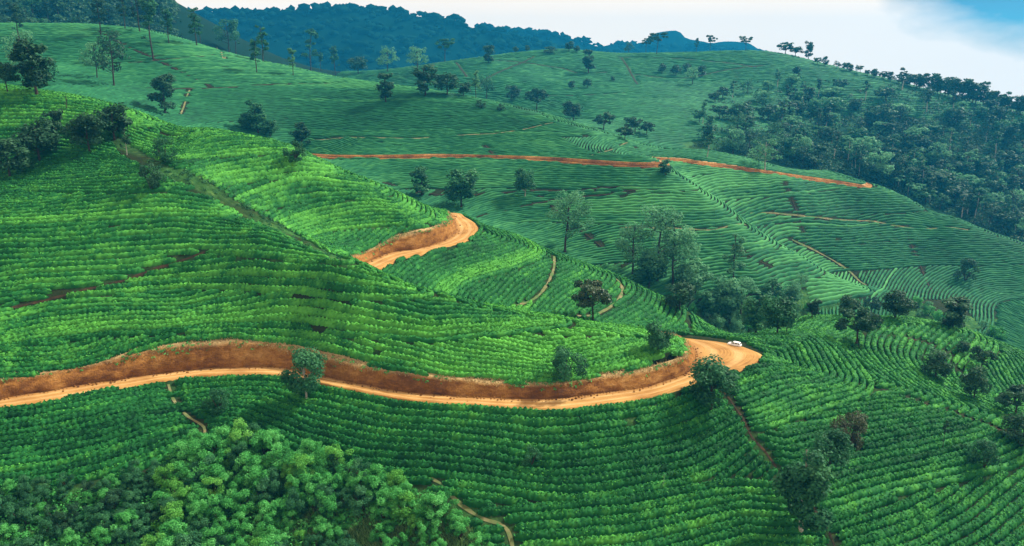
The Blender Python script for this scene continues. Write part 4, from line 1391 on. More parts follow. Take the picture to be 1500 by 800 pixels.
tree_px(433, 240, 30, 'shrub', 'mid', 'round green bush on the left ridge line above the far road', None, 28, 'dark', 1800, 0.95)
tree_px(223, 280, 42, 'shrub', 'dark', 'dark bush beside the footpath at the head of the gully', None, 29, 'dark', 2000, 0.75)
tree_px(243, 240, 38, 'shrub', 'mid', 'green bush on the left hillside above the gully path', None, 30, 'dark', 2000, 0.85)
tree_px(58, 238, 60, 'round', 'dark', 'broadest dark tree on the shaded left hillside', None, 31, 'dark', 3000, 1.35)
tree_px(83, 215, 52, 'wide', 'dark', 'dark spreading tree upslope of the broadest one on the left hillside', None, 32, 'dark', 2400, 0.8)
tree_px(132, 226, 56, 'round', 'dark', 'dark thin trunked tree in the middle of the left hillside clump', None, 33, 'dark', 2600, 1.2)
tree_px(168, 206, 50, 'round', 'dark', 'dense dark tree of the left hillside clump nearest the ridge line', None, 34, 'dark', 2600, 1.35)
tree_px(186, 228, 40, 'slim', 'dark', 'slender tree with a visible trunk beside the gully path', None, 35, 'pale', 1200, 1.4)
tree_px(15, 262, 56, 'round', 'dark', 'dark tree on the left hillside just above the level path', None, 36, 'dark', 2400, 1.4)
tree_px(98, 162, 22, 'snag', 'dark', 'bare forked dead stump on the bright left ridge', None, 37)
tree_px(12, 137, 46, 'wide', 'dark', 'dark tree with a visible trunk on the top of the left ridge', None, 38, 'dark', 2400, 0.8)
tree_px(55, 141, 78, 'column', 'dark', 'tall leaning dark tree on the top of the left ridge', None, 39, 'dark', 3000, 1.4)
tree_px(242, 168, 56, 'column', 'dark', 'lone dark tree rising behind the left ridge line', None, 40, 'dark', 2400, 1.3)
# behind the left ridge
tree_px(378, 196, 46, 'column', 'mid', 'green tree of the little clump just over the left ridge', None, 41, 'dark', 2000, 1.4)
tree_px(362, 192, 26, 'round', 'mid', 'smallest tree of the little clump just over the left ridge', None, 42, 'dark', 1400, 1.2)
tree_px(396, 203, 26, 'round', 'mid', 'rounded tree of the little clump just over the left ridge', None, 43, 'dark', 1400, 1.3)
tree_px(442, 217, 36, 'column', 'dark', 'small dark oval tree behind the left ridge near the far road end', None, 44, 'dark', 1600, 1.5)
tree_px(618, 288, 44, 'column', 'mid', 'bluish oval tree below the far road above the upper bend', None, 45, 'dark', 2000, 1.6)
tree_px(676, 305, 56, 'round', 'mid', 'dark topped tree below the far road with a thin trunk', None, 46, 'dark', 2400, 1.2)
tree_px(769, 290, 42, 'round', 'mid', 'round tree with a white trunk below the far road', None, 47, 'pale', 2000, 1.0)
tree_px(975, 259, 24, 'column', 'mid', 'small round tree at the tip of the far road bend', None, 48, 'dark', 1600, 1.8)
tree_px(1414, 412, 34, 'shrub', 'dark', 'single dark bush on the tea slope below the right hand path', None, 49, 'dark', 1600, 0.85)
# the pale valley wood below the middle spur
tree_px(828, 372, 88, 'airy', 'pale', 'pale feathery tree highest up the slope over the second spur', None, 50, 'dark', 3600, 1.25)
for k, (u, v, h, kd, lm, wd, lab) in enumerate([
        (926, 405, 78, 'airy', 'pale', 1.2, 'pale feathery tree at the upper end of the valley wood'),
        (962, 415, 104, 'airy', 'pale', 1.2, 'tallest pale feathery tree of the valley wood'),
        (985, 420, 100, 'airy', 'pale', 1.1, 'pale tree with a dark stem beside the tallest of the valley wood'),
        (951, 424, 48, 'round', 'mid', 1.35, 'round dark tree standing in front of the pale valley trees'),
        (996, 458, 44, 'round', 'dark', 1.35, 'small dark tree at the near edge of the valley wood'),
        (1072, 430, 86, 'slim', 'pale', 1.7, 'tall slender pale tree alone above the valley bushes'),
        (1018, 436, 52, 'round', 'pale', 1.2, 'rounded pale tree between the dark tree and the slender one'),
        (1000, 420, 34, 'round', 'pale', 1.3, 'low pale tree behind the small dark one of the valley wood'),
        (1060, 466, 60, 'round', 'pale', 1.1, 'plump pale tree in the thick of the valley wood'),
        (1085, 462, 54, 'airy', 'pale', 1.4, 'wispy pale tree behind the narrow valley tree'),
        (1040, 470, 46, 'column', 'mid', 1.6, 'green tree low in the valley wood above the hairpin'),
        (1128, 452, 40, 'round', 'mid', 1.3, 'green tree at the far side of the valley wood'),
        (1160, 448, 34, 'round', 'pale', 1.2, 'pale domed tree at the far end of the valley wood'),
        (1172, 428, 26, 'airy', 'pale', 1.4, 'little pale tree on the tea slope above the valley wood')]):
    tree_px(u, v, h, kd, lm, lab, None, 52 + k % 5, 'dark', 2600, wd)
vr = np.random.default_rng(8)
for k in range(46):
    u = vr.uniform(985, 1185); v = vr.uniform(455, 492)
    p = hit(u, v)
    if p[1] < 215:
        continue
    plant(p, vr.uniform(3.0, 6.5), 'shrub', ['lush', 'pale', 'mid'][k % 3], 'bright green bush in the undergrowth of the valley wood', 'bushes in the valley wood', k % 5, 'dark', 900, vr.uniform(0.7, 1.1))
for k in range(16):
    u = vr.uniform(1335, 1480); v = 452 + (u - 1335) * 0.32 + vr.uniform(-4, 12)
    p = hit(u, v)
    if p[1] < 215:
        continue
    plant(p, vr.uniform(2.5, 5.0), 'shrub', ['lush', 'pale'][k % 2], 'pale green bush in the hollow beyond the knoll', 'bushes in the hollow beyond the knoll', k % 5, 'dark', 900, vr.uniform(0.8, 1.2))

# trees along the middle ridge, left to right
mid_ridge = [
    (565, 152, 44, 'column', 'dark', 1.3, 'dark pointed tree below the crest of the middle ridge'),
    (623, 142, 44, 'column', 'dark', 1.7, 'dark two tiered tree on the crest of the middle ridge'),
    (655, 141, 32, 'round', 'dark', 1.4, 'broad dark round tree beside the two tiered one'),
    (679, 142, 20, 'round', 'dark', 1.5, 'small dark ball shaped tree on the middle ridge crest'),
    (697, 146, 40, 'slim', 'pale', 1.8, 'thin pale tree on the middle ridge crest'),
    (713, 147, 36, 'airy', 'mid', 1.1, 'thin green tree next to the pale one on the middle ridge'),
    (749, 149, 22, 'round', 'dark', 1.5, 'small dark tree where the middle ridge begins to drop'),
    (786, 162, 32, 'wide', 'dark', 1.0, 'spreading dark tree on the descending middle ridge'),
    (840, 178, 27, 'round', 'dark', 1.5, 'dark round tree at the shoulder of the middle ridge'),
    (884, 192, 28, 'wide', 'dark', 1.1, 'dark leaning tree in the row before the wooded saddle'),
    (915, 206, 20, 'wide', 'dark', 1.3, 'low dark bushy tree at the tip of the middle ridge'),
    (930, 196, 24, 'wide', 'dark', 1.3, 'dark tree at the saddle behind the middle ridge tip'),
    (947, 200, 20, 'wide', 'dark', 1.2, 'second dark tree at the saddle behind the middle ridge tip'),
    (705, 160, 14, 'shrub', 'dark', 1.0, 'dark scrub on the dim slope below the middle ridge crest'),
    (733, 164, 12, 'shrub', 'dark', 1.0, 'dark low scrub further along below the middle ridge crest'),
    (525, 109, 24, 'round', 'dark', 1.5, 'dark round tree behind the bright ridge crest'),
    (568, 106, 36, 'airy', 'pale', 1.3, 'pale thin tree behind the bright ridge crest'),
    (612, 106, 36, 'airy', 'pale', 1.4, 'wider pale tree behind the bright ridge crest'),
    (652, 92, 34, 'flat', 'mid', 0.9, 'flat topped tree on the horizon of the broad hill'),
    (716, 94, 26, 'column', 'dark', 1.5, 'dark oblong tree high on the broad hill'),
    (755, 76, 9, 'round', 'dark', 1.4, 'tiny dark tree on the skyline of the broad hill'),
    (772, 74, 9, 'round', 'dark', 1.4, 'other tiny dark tree on the skyline of the broad hill'),
    (805, 80, 12, 'shrub', 'dark', 1.6, 'long low dark thicket on the broad hill crest'),
    (833, 76, 14, 'round', 'dark', 1.4, 'small dark tree at the top of the broad hill'),
    (845, 78, 10, 'round', 'dark', 1.4, 'smaller dark tree next to the top of the broad hill'),
    (862, 108, 34, 'column', 'dark', 1.3, 'tall dark tree below the crest of the broad hill'),
    (838, 132, 12, 'round', 'dark', 1.3, 'small dark tree mid slope on the broad hill'),
    (860, 130, 14, 'round', 'dark', 1.3, 'dark rounded tree mid slope on the broad hill'),
    (898, 120, 8, 'round', 'dark', 1.3, 'speck of a tree mid slope on the broad hill'),
    (946, 78, 22, 'flat', 'dark', 0.8, 'smaller umbrella tree on the skyline beside the rocky peak'),
    (962, 80, 30, 'flat', 'dark', 1.0, 'largest umbrella tree on the skyline before the rocky peak'),
    (921, 76, 16, 'airy', 'dark', 1.4, 'thin tree left of the umbrella trees on the skyline'),
    (1020, 76, 20, 'slim', 'dark', 2.0, 'thin skyline tree before the rocky peak'),
    (1040, 76, 24, 'flat', 'dark', 0.7, 'wispy leaning skyline tree before the rocky peak'),
    (1092, 76, 22, 'flat', 'dark', 0.9, 'wide flat topped skyline tree at the end of the rocky peak'),
    (1150, 80, 18, 'wide', 'dark', 1.4, 'broad dark tree on the skyline where the wooded ridge starts'),
    (1184, 86, 26, 'column', 'dark', 1.0, 'tall dark tree on the skyline where the wooded ridge starts'),
    (1165, 82, 14, 'wide', 'dark', 1.5, 'low dark tree between two on the wooded ridge start'),
    (970, 108, 14, 'round', 'dark', 1.3, 'dark tree on the slope under the umbrella trees'),
    (990, 112, 16, 'round', 'dark', 1.3, 'darker tree on the slope under the umbrella trees'),
    (1006, 106, 12, 'round', 'dark', 1.3, 'little tree on the slope under the umbrella trees'),
    (1028, 114, 16, 'round', 'dark', 1.3, 'dark tree further along the slope under the skyline'),
    (1058, 146, 18, 'round', 'dark', 1.4, 'dark blot of a tree halfway down the broad hill'),
]
for k, (u, v, h, kd, lm, wd, lab) in enumerate(mid_ridge):
    tree_px(u, v, h, kd, lm, lab, None, 60 + k % 5, 'dark', 1500 if h > 20 else 700, wd)
# tall thin trees on the upper left slope
for k, (u, v, h, kd, lm, wd, lab) in enumerate([
        (28, 62, 54, 'slim', 'dark', 1.5, 'thin tree at the upper edge of the far left tea slope'),
        (148, 52, 60, 'slim', 'dark', 1.9, 'bushy topped tall tree over the far left tea slope'),
        (184, 44, 50, 'slim', 'dark', 1.9, 'tall dark tree behind the crest of the far left slope'),
        (205, 48, 58, 'slim', 'dark', 1.9, 'taller dark tree behind the crest of the far left slope'),
        (224, 88, 92, 'slim', 'mid', 1.3, 'very tall bare trunked tree on the far left tea slope'),
        (248, 66, 50, 'slim', 'mid', 1.5, 'thin tree on the crest of the far left slope'),
        (288, 68, 54, 'slim', 'mid', 1.7, 'tall crowned tree of the row along the bright crest'),
        (294, 66, 40, 'slim', 'mid', 1.6, 'shorter tree of the row along the bright crest'),
        (336, 78, 50, 'airy', 'mid', 1.1, 'fuller tree of the row along the bright crest'),
        (346, 80, 46, 'slim', 'mid', 1.8, 'narrow tree of the row along the bright crest'),
        (376, 108, 48, 'slim', 'mid', 1.6, 'tree leaning out over the slope below the bright crest'),
        (386, 92, 52, 'slim', 'mid', 1.8, 'thin tall tree where the bright crest narrows'),
        (430, 112, 40, 'slim', 'pale', 1.8, 'pale thin tree in front of the bright crest'),
        (455, 104, 60, 'slim', 'mid', 1.9, 'tallest tree over the bright crest before the blue ridge'),
        (470, 104, 26, 'slim', 'mid', 1.6, 'short thin tree near the end of the bright crest'),
        (491, 110, 40, 'slim', 'mid', 2.0, 'last tall tree over the end of the bright crest'),
        (143, 116, 50, 'airy', 'pale', 1.1, 'pale tree on the far left tea slope'),
        (168, 128, 76, 'airy', 'dark', 1.0, 'dark headed tree behind the left ridge on the far slope'),
        (38, 118, 74, 'airy', 'pale', 1.0, 'pale tree behind the tall leaning dark one'),
        (70, 128, 40, 'round', 'mid', 1.0, 'low green tree behind the left ridge')]):
    tree_px(u, v, h, kd, lm, lab, None, 70 + k % 5, 'dark', 1300, wd)

# wooded hollow behind the far left crest, and the wooded slope on the right
fr = np.random.default_rng(41)
n = 0
for k in range(400):
    x_ = fr.uniform(-430, -150); y_ = fr.uniform(520, 760)
    z_ = float(ground_z(x_, y_))
    u, v, d = project(np.array([x_, y_, z_]))
    if not (-60 < u < 245) or n >= 70:
        continue
    plant((x_, y_, z_), fr.uniform(10, 19), ['round', 'column', 'slim', 'airy'][k % 4], ['dark', 'dark', 'mid'][k % 3], 'dim bluish tree in the wood behind the far left crest', 'wood behind the far left crest', k % 4, 'dark', 800, fr.uniform(0.9, 1.4))
    n += 1
n = 0
for k in range(2500):
    u = fr.uniform(1010, 1520); v = fr.uniform(120, 358)
    lo = 150 + max(0, (u - 1150)) * 0.05
    crest = np.interp(u, [1000, 1100, 1180, 1250, 1330, 1400, 1500, 1600], [214, 233, 249, 264, 290, 318, 358, 400])
    sky = np.interp(u, [1000, 1110, 1200, 1300, 1400, 1500, 1600], [78, 76, 93, 116, 143, 168, 190])
    dens = np.clip((v - sky) / (crest - sky), 0, 1)
    if v > crest - 1 or v < sky + 4 or fr.random() > 0.10 + 0.95 * dens ** 1.0 * np.clip((u - 960) / 250, 0.12, 1):
        continue
    p = hit(u, v)
    if p[1] < 428:
        continue
    kd = ['round', 'slim', 'airy', 'column', 'slim', 'wide'][k % 6]
    lm = ['dark', 'dark', 'mid', 'dark', 'mid', 'pale', 'dark'][k % 7]
    pb = 'pale' if kd == 'slim' and k % 3 != 0 else 'dark'
    lab = {('slim', 'pale'): 'tall tree with a pale bare trunk on the wooded right hillside', ('slim', 'dark'): 'tall thin dark stemmed tree on the wooded right hillside'}.get((kd, pb))
    if lab is None:
        lab = {'dark': 'dark dense tree of the wooded right hillside', 'mid': 'green broadleaf tree of the wooded right hillside', 'pale': 'pale grey green tree of the wooded right hillside'}[lm]
    h = fr.uniform(9, 15) * (1.3 if kd == 'slim' else 1.0) * (0.8 if kd == 'wide' else 1)
    lab += ', high up' if dens < 0.45 else (', by the right road' if dens > 0.85 else ', halfway down')
    plant(p, h, kd, lm, lab, 'trees of the wooded right hillside', k % 4, pb, 800, fr.uniform(1.2, 1.9))
    n += 1
    if n >= 285:
        break
print('hillside trees', n)
# ridge-line trees against the sky
for k in range(58):
    u = 1195 + (k / 58) ** 0.75 * 330 + fr.uniform(-4, 4)
    sky = np.interp(u, [1110, 1200, 1300, 1400, 1500, 1600], [76, 93, 116, 143, 168, 190])
    p = hit(u, sky + 3)
    h = fr.uniform(5, 9) if u < 1330 else fr.uniform(9, 18)
    plant(p, h, ['wide', 'round', 'airy', 'flat'][k % 4], 'dark', 'dark little tree on the skyline of the wooded right ridge', 'skyline trees of the right ridge', k % 4, 'dark', 700, fr.uniform(0.9, 1.3))
p = hit(1292, 262)
plant(hit(1285, 268), 19, 'round', 'pale', 'big pale leafy tree at the lower edge of the wooded hillside', None, 3, 'dark', 3000, 1.2)
plant(hit(1176, 232), 13, 'round', 'pale', 'pale bushy tree at the wood edge above the right road', None, 2, 'dark', 2400, 1.2)
plant(hit(1120, 250), 15, 'airy', 'pale', 'pale thin tree standing by the right hand road', None, 1, 'pale', 1800, 1.4)
plant(hit(1073, 226), 15, 'round', 'pale', 'pale tree behind the saddle above the right road', None, 1, 'dark', 1800, 1.1)
plant(hit(1036, 232), 12, 'slim', 'mid', 'thin trunked tree by the right hand road near the saddle', None, 1, 'pale', 900, 1.7)
pts = []
while len(pts) < 1500:
    x_ = fr.uniform(-440, -140); y_ = fr.uniform(500, 770)
    z_ = float(ground_z(x_, y_))
    u, v, d = project(np.array([x_, y_, z_]))
    if -40 < u < 260:
        pts.append((x_, y_, z_))
LEFT_WOOD = np.array(pts)
# undergrowth of the wooded hillside: one mass
pts = []
while len(pts) < 3400:
    u = fr.uniform(1020, 1540); v = fr.uniform(120, 358)
    crest = np.interp(u, [1000, 1100, 1180, 1250, 1330, 1400, 1500, 1600], [214, 233, 249, 264, 290, 318, 358, 400])
    if v < crest and fr.random() < np.clip((v - 110) / 110, 0.1, 1) * np.clip((u - 1000) / 160, 0.15, 1):
        q = hit(u, v)
        pts.append(q if q[1] > 425 else q + [0, 0, -50])
pts = np.array(pts); pts = pts[pts[:, 1] > 425]
def leaf_mass(name, pts, rad, per, size, mat, seed, label, cat):
    r = np.random.default_rng(seed)
    c = np.repeat(pts, per, 0)
    d = r.normal(0, 1, (len(c), 3)); d /= np.linalg.norm(d, axis=1)[:, None]; d[:, 2] = np.abs(d[:, 2])
    rr = np.repeat(r.uniform(0.6, 1.3, len(pts)) * rad, per)
    c = c + d * rr[:, None] * np.array([1, 1, 0.8])
    V, F = cards(c, d + [0, 0, 0.4] + r.normal(0, 0.4, (len(c), 3)), size * r.uniform(0.6, 1.4, len(c)), r, 1.3)
    tint = np.clip(np.repeat(r.normal(0.45, 0.18, len(pts)), per) + r.normal(0, 0.1, len(c)), 0, 1)
    o = link(name, mesh_np(name, V, F, [mat], False, {'tint': np.repeat(tint, 4)}))
    tag(o, label, cat, kind='stuff')
leaf_mass('undergrowth', LEFT_WOOD, 3.4, 18, 1.6, MATS['dark'], 4, 'dim blue canopy of the wood behind the far left crest', 'undergrowth')
leaf_mass('undergrowth', pts, 3.1, 21, 1.05, MATS['dark'], 5, 'dark scrubby undergrowth beneath the trees of the wooded right hillside', 'undergrowth')

# ------------------------------------------------------------------ the thicket at the bottom
n = 0
sh = np.random.default_rng(3)
placed = []
for k in range(3000):
    u = sh.uniform(-40, 735); v = sh.uniform(655, 900)
    if not poly_mask(np.array([u]), np.array([v]), thicket_px)[0]:
        continue
    # a grassy opening
    if 520 < u < 690 and v > 785 and sh.random() < 0.6:
        continue
    p = hit(u, v, 40)
    if any((p[0] - q[0]) ** 2 + (p[1] - q[1]) ** 2 < 1.4 ** 2 for q in placed):
        continue
    placed.append(p)
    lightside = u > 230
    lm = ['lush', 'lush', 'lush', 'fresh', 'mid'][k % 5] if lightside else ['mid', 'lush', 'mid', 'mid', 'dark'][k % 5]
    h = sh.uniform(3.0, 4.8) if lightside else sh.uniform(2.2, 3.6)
    if 250 < u < 470 and v < 720: h *= 1.15
    if v > 770 and u > 400: h *= 0.7
    lab = {'lush': 'bright green leafy shrub in the thicket below the lower tea rows', 'fresh': 'yellowish green shrub in the thicket below the lower tea rows',
           'mid': 'deep green shrub in the thicket below the lower tea rows', 'dark': 'darkest shrub in the thicket below the lower tea rows'}[lm]
    edge = 716 - 45 * math.exp(-((u - 340) / 110) ** 2)
    where = 'along the footpath' if u > 600 else ('around the grassy opening' if u > 470 and v > 740 else ('at the upper edge by the tea' if v < edge + 14 else ('at the lowest end' if v > 790 else 'in the thick of it')))
    lab = lab.replace(' below the lower tea rows', '') + ' ' + where
    plant(p, h, 'shrub', lm, lab, 'shrubs of the thicket', k % 3, 'dark', 5000, sh.uniform(0.82, 1.12))
    n += 1
    if n >= 290:
        break
print('thicket shrubs', n)
pts = []
while len(pts) < 900:
    u = sh.uniform(-60, 720); v = sh.uniform(660, 860)
    if poly_mask(np.array([u]), np.array([v - 6]), thicket_px)[0] and not (500 < u < 700 and v > 770):
        pts.append(hit(u, v, 40))
leaf_mass('undergrowth', np.array(pts), 1.25, 46, 0.34, MATS['lush'], 6, 'low leafy undergrowth filling the thicket between its shrubs', 'undergrowth')
wp, wr_ = [], np.random.default_rng(66)
for (I, O, T) in ROADS[:2]:
    nv = (T - I)[:, :2]; nv /= np.linalg.norm(nv, axis=1)[:, None] + 1e-9
    dens_ = fbm(np.arange(len(I)) * 0.6 / 4.0, np.arange(len(I)) * 0.0 + 4.4, 3, 97)
    for i in range(2, len(I) - 2):
        for q in range(3):
            if wr_.random() < 0.25 + 1.6 * dens_[i]:
                off_ = wr_.uniform(-0.25, 0.9)
                x_, y_ = T[i, :2] + nv[i] * off_ + wr_.normal(0, 0.2, 2)
                z_ = float(sample(GU, x_, y_)) + (0.02 if off_ > 0 else -0.4)
                wp.append((x_, y_, z_))
leaf_mass('weeds', np.array(wp), 0.42, 16, 0.22, MATS['lush'], 9, 'green weeds spilling over the lips of the road banks', 'weeds')
gp = []
while len(gp) < 150:
    u = sh.uniform(215, 505); v = np.interp(u, [215, 300, 405, 510], [243, 266, 326, 386]) + sh.normal(0, 7)
    gp.append(hit(u, v))
leaf_mass('weeds', np.array(gp), 0.6, 22, 0.26, MATS['mid'], 10, 'weeds and low scrub growing down the grassy gully of the left hill', 'weeds')
# clods fallen from the banks on to the road edge
cr_ = np.random.default_rng(90)
bmc = bmesh.new(); bmesh.ops.create_icosphere(bmc, subdivisions=1, radius=1.0)
cv = np.array([v.co[:] for v in bmc.verts]); cf = np.array([[l.vert.index for l in f.loops] for f in bmc.faces]); bmc.free()
CV, CF, kc = [], [], 0
for (I, O, T), cnt in ((ROADS[0], 900), (ROADS[1], 160)):
    wv_ = (O - I)
    for q in range(cnt):
        i = cr_.integers(2, len(I) - 8)
        p_ = I[i] + wv_[i] / np.linalg.norm(wv_[i]) * (abs(cr_.normal(0, 0.7)) - 0.1)
        sz = abs(cr_.normal(0, 0.10)) + 0.05
        CV.append(cv * sz * cr_.uniform(0.6, 1.3, (len(cv), 1)) * [1, 1, 0.7] + p_ + [0, 0, 0.04]); CF.append(cf + kc); kc += len(cv)
n_ = sum(len(q) for q in CV)
o = link('clods', mesh_np('clods', np.vstack(CV), np.vstack(CF), [MAT_BANK], False, {'along': np.linspace(0, 300, n_), 'across': np.zeros(n_), 'lip': np.zeros(n_)}))
tag(o, 'crumbled clods of earth at the foot of the road banks', 'clods', kind='stuff')
# rough grass: in the thicket opening and along the lips of the road banks
def blades(base, h, w, r):
    n = len(base)
    a = r.uniform(0, 6.28, n)
    dx = np.stack([np.cos(a), np.sin(a), 0 * a], 1)
    lean = np.stack([r.normal(0, 0.4, n), r.normal(0, 0.4, n), np.ones(n)], 1) * h[:, None]
    V = np.stack([base - dx * w[:, None], base + dx * w[:, None], base + lean + dx * w[:, None] * 0.15, base + lean - dx * w[:, None] * 0.15], 1)
    return V.reshape(-1, 3), np.arange(n * 4).reshape(n, 4)
MAT_DRY = foliage_mat('dry_bank_grass', (0.20, 0.13, 0.05), (0.38, 0.27, 0.12), (0.52, 0.42, 0.22), 0.6, 0.8, 0.3, 0.1)
MAT_GRASS = foliage_mat('rough_green_grass', (0.040, 0.11, 0.030), (0.12, 0.24, 0.070), (0.28, 0.40, 0.16), 0.5, 0.7, 0.3, 0.15)
gr = np.random.default_rng(12)
base = []
for I, O, T in ROADS[:2]:
    nv = (T - I)[:, :2]; nv /= np.linalg.norm(nv, axis=1)[:, None] + 1e-9
    m = len(I)
    for k in range(26):
        i = np.arange(m)
        off = gr.uniform(-0.15, 1.25, m)
        keepm = fbm(i * 0.6 / 3.0, i * 0.0 + 2.0, 3, 88) + gr.normal(0, 0.12, m) > -0.06
        x_ = T[:, 0] + nv[:, 0] * off + gr.normal(0, 0.2, m); y_ = T[:, 1] + nv[:, 1] * off + gr.normal(0, 0.2, m)
        z_ = sample(GU, x_ + nv[:, 0] * 0.1, y_ + nv[:, 1] * 0.1) + 0.05
        base.append(np.stack([x_, y_, z_], 1)[keepm])
base = np.vstack(base)
V, F = blades(base, gr.uniform(0.15, 0.42, len(base)), gr.uniform(0.05, 0.12, len(base)), gr)
o = link('grass', mesh_np('grass', V, F, [MAT_DRY], False, {'tint': np.repeat(np.clip(gr.normal(0.5, 0.25, len(base)), 0, 1), 4)}))
tag(o, 'straw coloured dry grass fringe along the lips of the road banks', 'grass', kind='stuff')
base = []
for k in range(16000):
    u = gr.uniform(380, 745); v = gr.uniform(740, 850)
    if poly_mask(np.array([u]), np.array([v]), thicket_px)[0]:
        base.append((u, v))
B = np.array(base)
H1 = np.array([hit(u, v, 60, 200) for u, v in [(380, 740), (745, 740), (745, 850), (380, 850)]])
fu = (B[:, 0] - 380) / 365; fv = (B[:, 1] - 740) / 110
q = (H1[0] * ((1 - fu) * (1 - fv))[:, None] + H1[1] * (fu * (1 - fv))[:, None] + H1[2] * (fu * fv)[:, None] + H1[3] * ((1 - fu) * fv)[:, None])
q[:, 2] = ground_z(q[:, 0], q[:, 1])
V, F = blades(q, gr.uniform(0.5, 1.1, len(q)), gr.uniform(0.05, 0.1, len(q)), gr)
o = link('grass', mesh_np('grass', V, F, [MAT_GRASS], False, {'tint': np.repeat(np.clip(gr.normal(0.5, 0.25, len(q)), 0, 1), 4)}))
tag(o, 'long rough grass in the opening of the thicket', 'grass', kind='stuff')

# ------------------------------------------------------------------ the white car at the hairpin
def plain(name, col, rough=0.5, spec=0.4, metal=0.0):
    t = NT(name)
    n_ = t.noise(t.obj(), 3.0, 3)
    c = t.ramp(n_, [(0.3, tuple(0.88 * q for q in col)), (0.7, col)])
    t.base(c, rough, spec)
    t.b.inputs['Metallic'].default_value = metal
    return t.m
M_WHITE = plain('white_car_paint', (0.80, 0.79, 0.77), 0.3, 0.5)
M_GLASS = plain('dark_window_glass', (0.03, 0.035, 0.04), 0.08, 0.6)
M_TYRE = plain('black_rubber', (0.015, 0.015, 0.015), 0.85, 0.2)
M_RIM = plain('grey_wheel_metal', (0.45, 0.45, 0.46), 0.35, 0.5, 0.8)
M_LAMP = plain('clear_lamp', (0.75, 0.75, 0.72), 0.15, 0.6)
M_TAIL = plain('red_tail_lamp', (0.35, 0.02, 0.02), 0.25, 0.5)
M_TRIM = plain('black_trim', (0.03, 0.03, 0.032), 0.6, 0.3)
def bm_obj(name, bm, mat, parent, smooth_=True):
    me = bpy.data.meshes.new(name)
    bmesh.ops.recalc_face_normals(bm, faces=bm.faces)
    bm.to_mesh(me); bm.free()
    me.materials.append(mat)
    if smooth_:
        for f in me.polygons:
            f.use_smooth = True
    return link(name, me, parent)
def loft(sections):
    """sections: list of closed loops (same length) -> bmesh with caps"""
    bm = bmesh.new()
    loops = [[bm.verts.new(p) for p in s] for s in sections]
    for a, b in zip(loops, loops[1:]):
        for i in range(len(a)):
            j = (i + 1) % len(a)
            bm.faces.new((a[i], a[j], b[j], b[i]))
    bm.faces.new(loops[0][::-1]); bm.faces.new(loops[-1])
    return bm
def quad_panel(pts, thick):
    bm = bmesh.new()
    vs_ = [bm.verts.new(p) for p in pts]
    f = bm.faces.new(vs_)
    r_ = bmesh.ops.solidify(bm, geom=[f], thickness=thick)
    return bm
car_p = hit(1075.5, 508.5)
car = link('parked_car', None, loc=car_p)
car.rotation_euler = (0, 0, math.radians(146))
car.scale = (0.70, 0.70, 0.70)
tag(car, 'white car parked at the outer edge of the orange hairpin bend', 'car')
def body_section(x, zb, zw, zt, wb, ww, wt):
    """one cross-section of the shell at length x: sill, waist, top"""
    return [(x, -wb, zb), (x, -ww, zb + 0.22), (x, -ww, zw - 0.06), (x, -wt, zt), (x, wt, zt), (x, ww, zw - 0.06), (x, ww, zb + 0.22), (x, wb, zb)]
secs = [body_section(-2.05, .38, .62, .70, .66, .70, .60), body_section(-1.95, .26, .82, .93, .76, .80, .70), body_section(-1.3, .22, .88, .97, .80, .84, .72), body_section(-0.5, .22, .90, .98, .80, .85, .74),
        body_section(0.6, .22, .90, .97, .80, .85, .74), body_section(1.2, .22, .86, .93, .80, .84, .72), body_section(1.8, .26, .74, .82, .76, .80, .66), body_section(2.02, .36, .58, .66, .62, .66, .52)]
bm = loft(secs)
bm_obj('body', bm, M_WHITE, car)
cab = [[(-1.90, -.66, .94), (-1.90, .66, .94), (-1.72, .58, 1.34), (-1.72, -.58, 1.34)], [(-1.35, -.70, .96), (-1.35, .70, .96), (-1.30, .60, 1.47), (-1.30, -.60, 1.47)],
       [(0.0, -.70, .97), (0.0, .70, .97), (-0.05, .60, 1.49), (-0.05, -.60, 1.49)], [(0.55, -.69, .96), (0.55, .69, .96), (0.28, .58, 1.42), (0.28, -.58, 1.42)], [(1.12, -.66, .93), (1.12, .66, .93), (1.05, .62, .96), (1.05, -.62, .96)]]
bm_obj('roof', loft(cab), M_WHITE, car, False)
for sgn in (-1, 1):
    for xa, xb in ((-1.62, -1.15), (-1.05, -0.28), (-0.18, 0.62)):
        ta, tb = xa + 0.07, min(xb - 0.05, 0.28 if xb > 0.5 else xb - 0.05)
        pts_ = [(xa, sgn * .705, 1.02), (xb, sgn * .705, 1.02), (tb, sgn * .612, 1.40), (ta, sgn * .612, 1.40)]
        bm_obj('window', quad_panel(pts_, 0.012), M_GLASS, car, False)
bm_obj('windscreen', quad_panel([(1.03, -.56, 1.02), (1.03, .56, 1.02), (0.42, .52, 1.41), (0.42, -.52, 1.41)], 0.012), M_GLASS, car, False)
bm_obj('rear_window', quad_panel([(-1.90, -.52, 1.02), (-1.90, .52, 1.02), (-1.76, .48, 1.30), (-1.76, -.48, 1.30)], 0.012), M_GLASS, car, False)
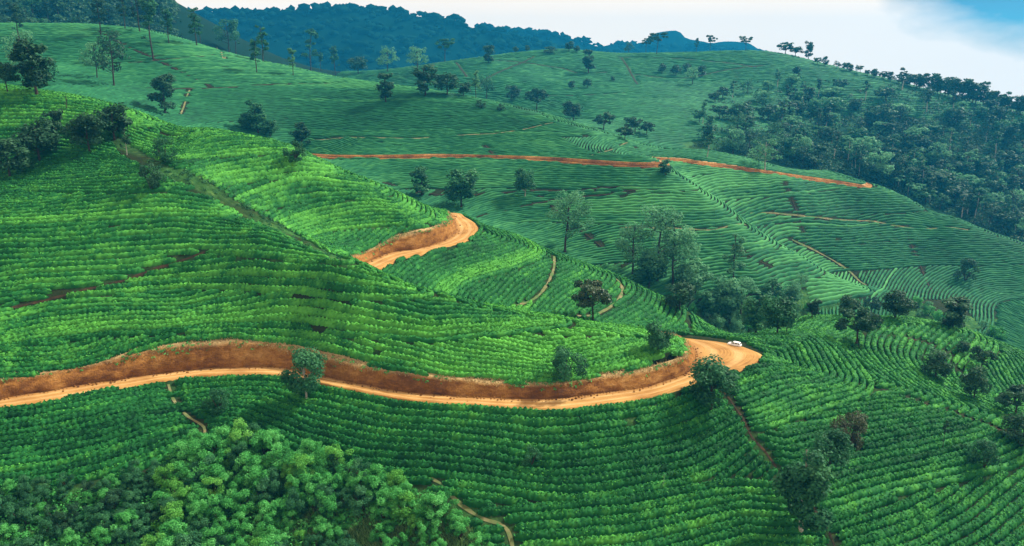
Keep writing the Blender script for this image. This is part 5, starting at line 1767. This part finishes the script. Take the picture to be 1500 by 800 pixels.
for sx in (-1.28, 1.28):
    for sy in (-0.76, 0.76):
        bm = bmesh.new()
        bmesh.ops.create_cone(bm, cap_ends=True, segments=20, radius1=0.31, radius2=0.31, depth=0.19, matrix=Matrix.Translation((sx, sy, 0.31)) @ Matrix.Rotation(math.pi / 2, 4, 'X'))
        bmesh.ops.bevel(bm, geom=[e for e in bm.edges if abs(e.verts[0].co.y - e.verts[1].co.y) < 1e-4 and len(e.link_faces) == 2 and any(len(f.verts) > 4 for f in e.link_faces)], offset=0.03, segments=2, affect='EDGES')
        wh = bm_obj('wheel', bm, M_TYRE, car)
        bm = bmesh.new()
        bmesh.ops.create_cone(bm, cap_ends=True, segments=16, radius1=0.19, radius2=0.16, depth=0.05, matrix=Matrix.Translation((sx, sy + math.copysign(0.10, sy), 0.31)) @ Matrix.Rotation(-math.copysign(math.pi / 2, sy), 4, 'X'))
        bm_obj('rim', bm, M_RIM, wh, False)
for sgn in (-1, 1):
    bm_obj('headlight', quad_panel([(1.93, sgn * .62, .60), (2.0, sgn * .42, .60), (1.95, sgn * .42, .72), (1.88, sgn * .62, .72)], 0.03), M_LAMP, car, False)
    bm_obj('tail_light', quad_panel([(-2.0, sgn * .76, .66), (-2.04, sgn * .60, .66), (-1.99, sgn * .60, .90), (-1.96, sgn * .76, .90)], 0.03), M_TAIL, car, False)
    bm = bmesh.new()
    bmesh.ops.create_cube(bm, size=1.0, matrix=Matrix.Translation((0.62, sgn * 0.93, 1.02)) @ Matrix.Diagonal((0.10, 0.16, 0.12, 1)))
    bmesh.ops.bevel(bm, geom=list(bm.edges), offset=0.03, segments=2, affect='EDGES')
    bm_obj('wing_mirror', bm, M_TRIM, car)
bm = bmesh.new()
bmesh.ops.create_cube(bm, size=1.0, matrix=Matrix.Translation((-2.03, 0, 0.42)) @ Matrix.Diagonal((0.12, 1.4, 0.16, 1)))
bmesh.ops.bevel(bm, geom=list(bm.edges), offset=0.04, segments=2, affect='EDGES')
bm_obj('bumper', bm, M_TRIM, car)

# ------------------------------------------------------------------ haze
hz = bmesh.new()
bmesh.ops.create_cube(hz, size=1.0, matrix=Matrix.Translation((0, 1350, 0)) @ Matrix.Diagonal((5600, 3100, 1, 1)))
for v in hz.verts:
    v.co.z = -560.0 if v.co.z < 0 else 125.0
me = bpy.data.meshes.new('haze'); hz.to_mesh(me); hz.free()
haze = link('haze', me)
tag(haze, 'thin bluish haze lying over the hills', 'haze', kind='stuff')
hm = bpy.data.materials.new('haze_air')
hm.use_nodes = True
for nd in list(hm.node_tree.nodes):
    hm.node_tree.nodes.remove(nd)
ho = hm.node_tree.nodes.new('ShaderNodeOutputMaterial')
hv = hm.node_tree.nodes.new('ShaderNodeVolumePrincipled')
hv.inputs['Color'].default_value = (0.02, 0.42, 0.88, 1)
hv.inputs['Density'].default_value = 0.00016
hv.inputs['Anisotropy'].default_value = 0.2
hm.node_tree.links.new(hv.outputs['Volume'], ho.inputs['Volume'])
me.materials.append(hm)
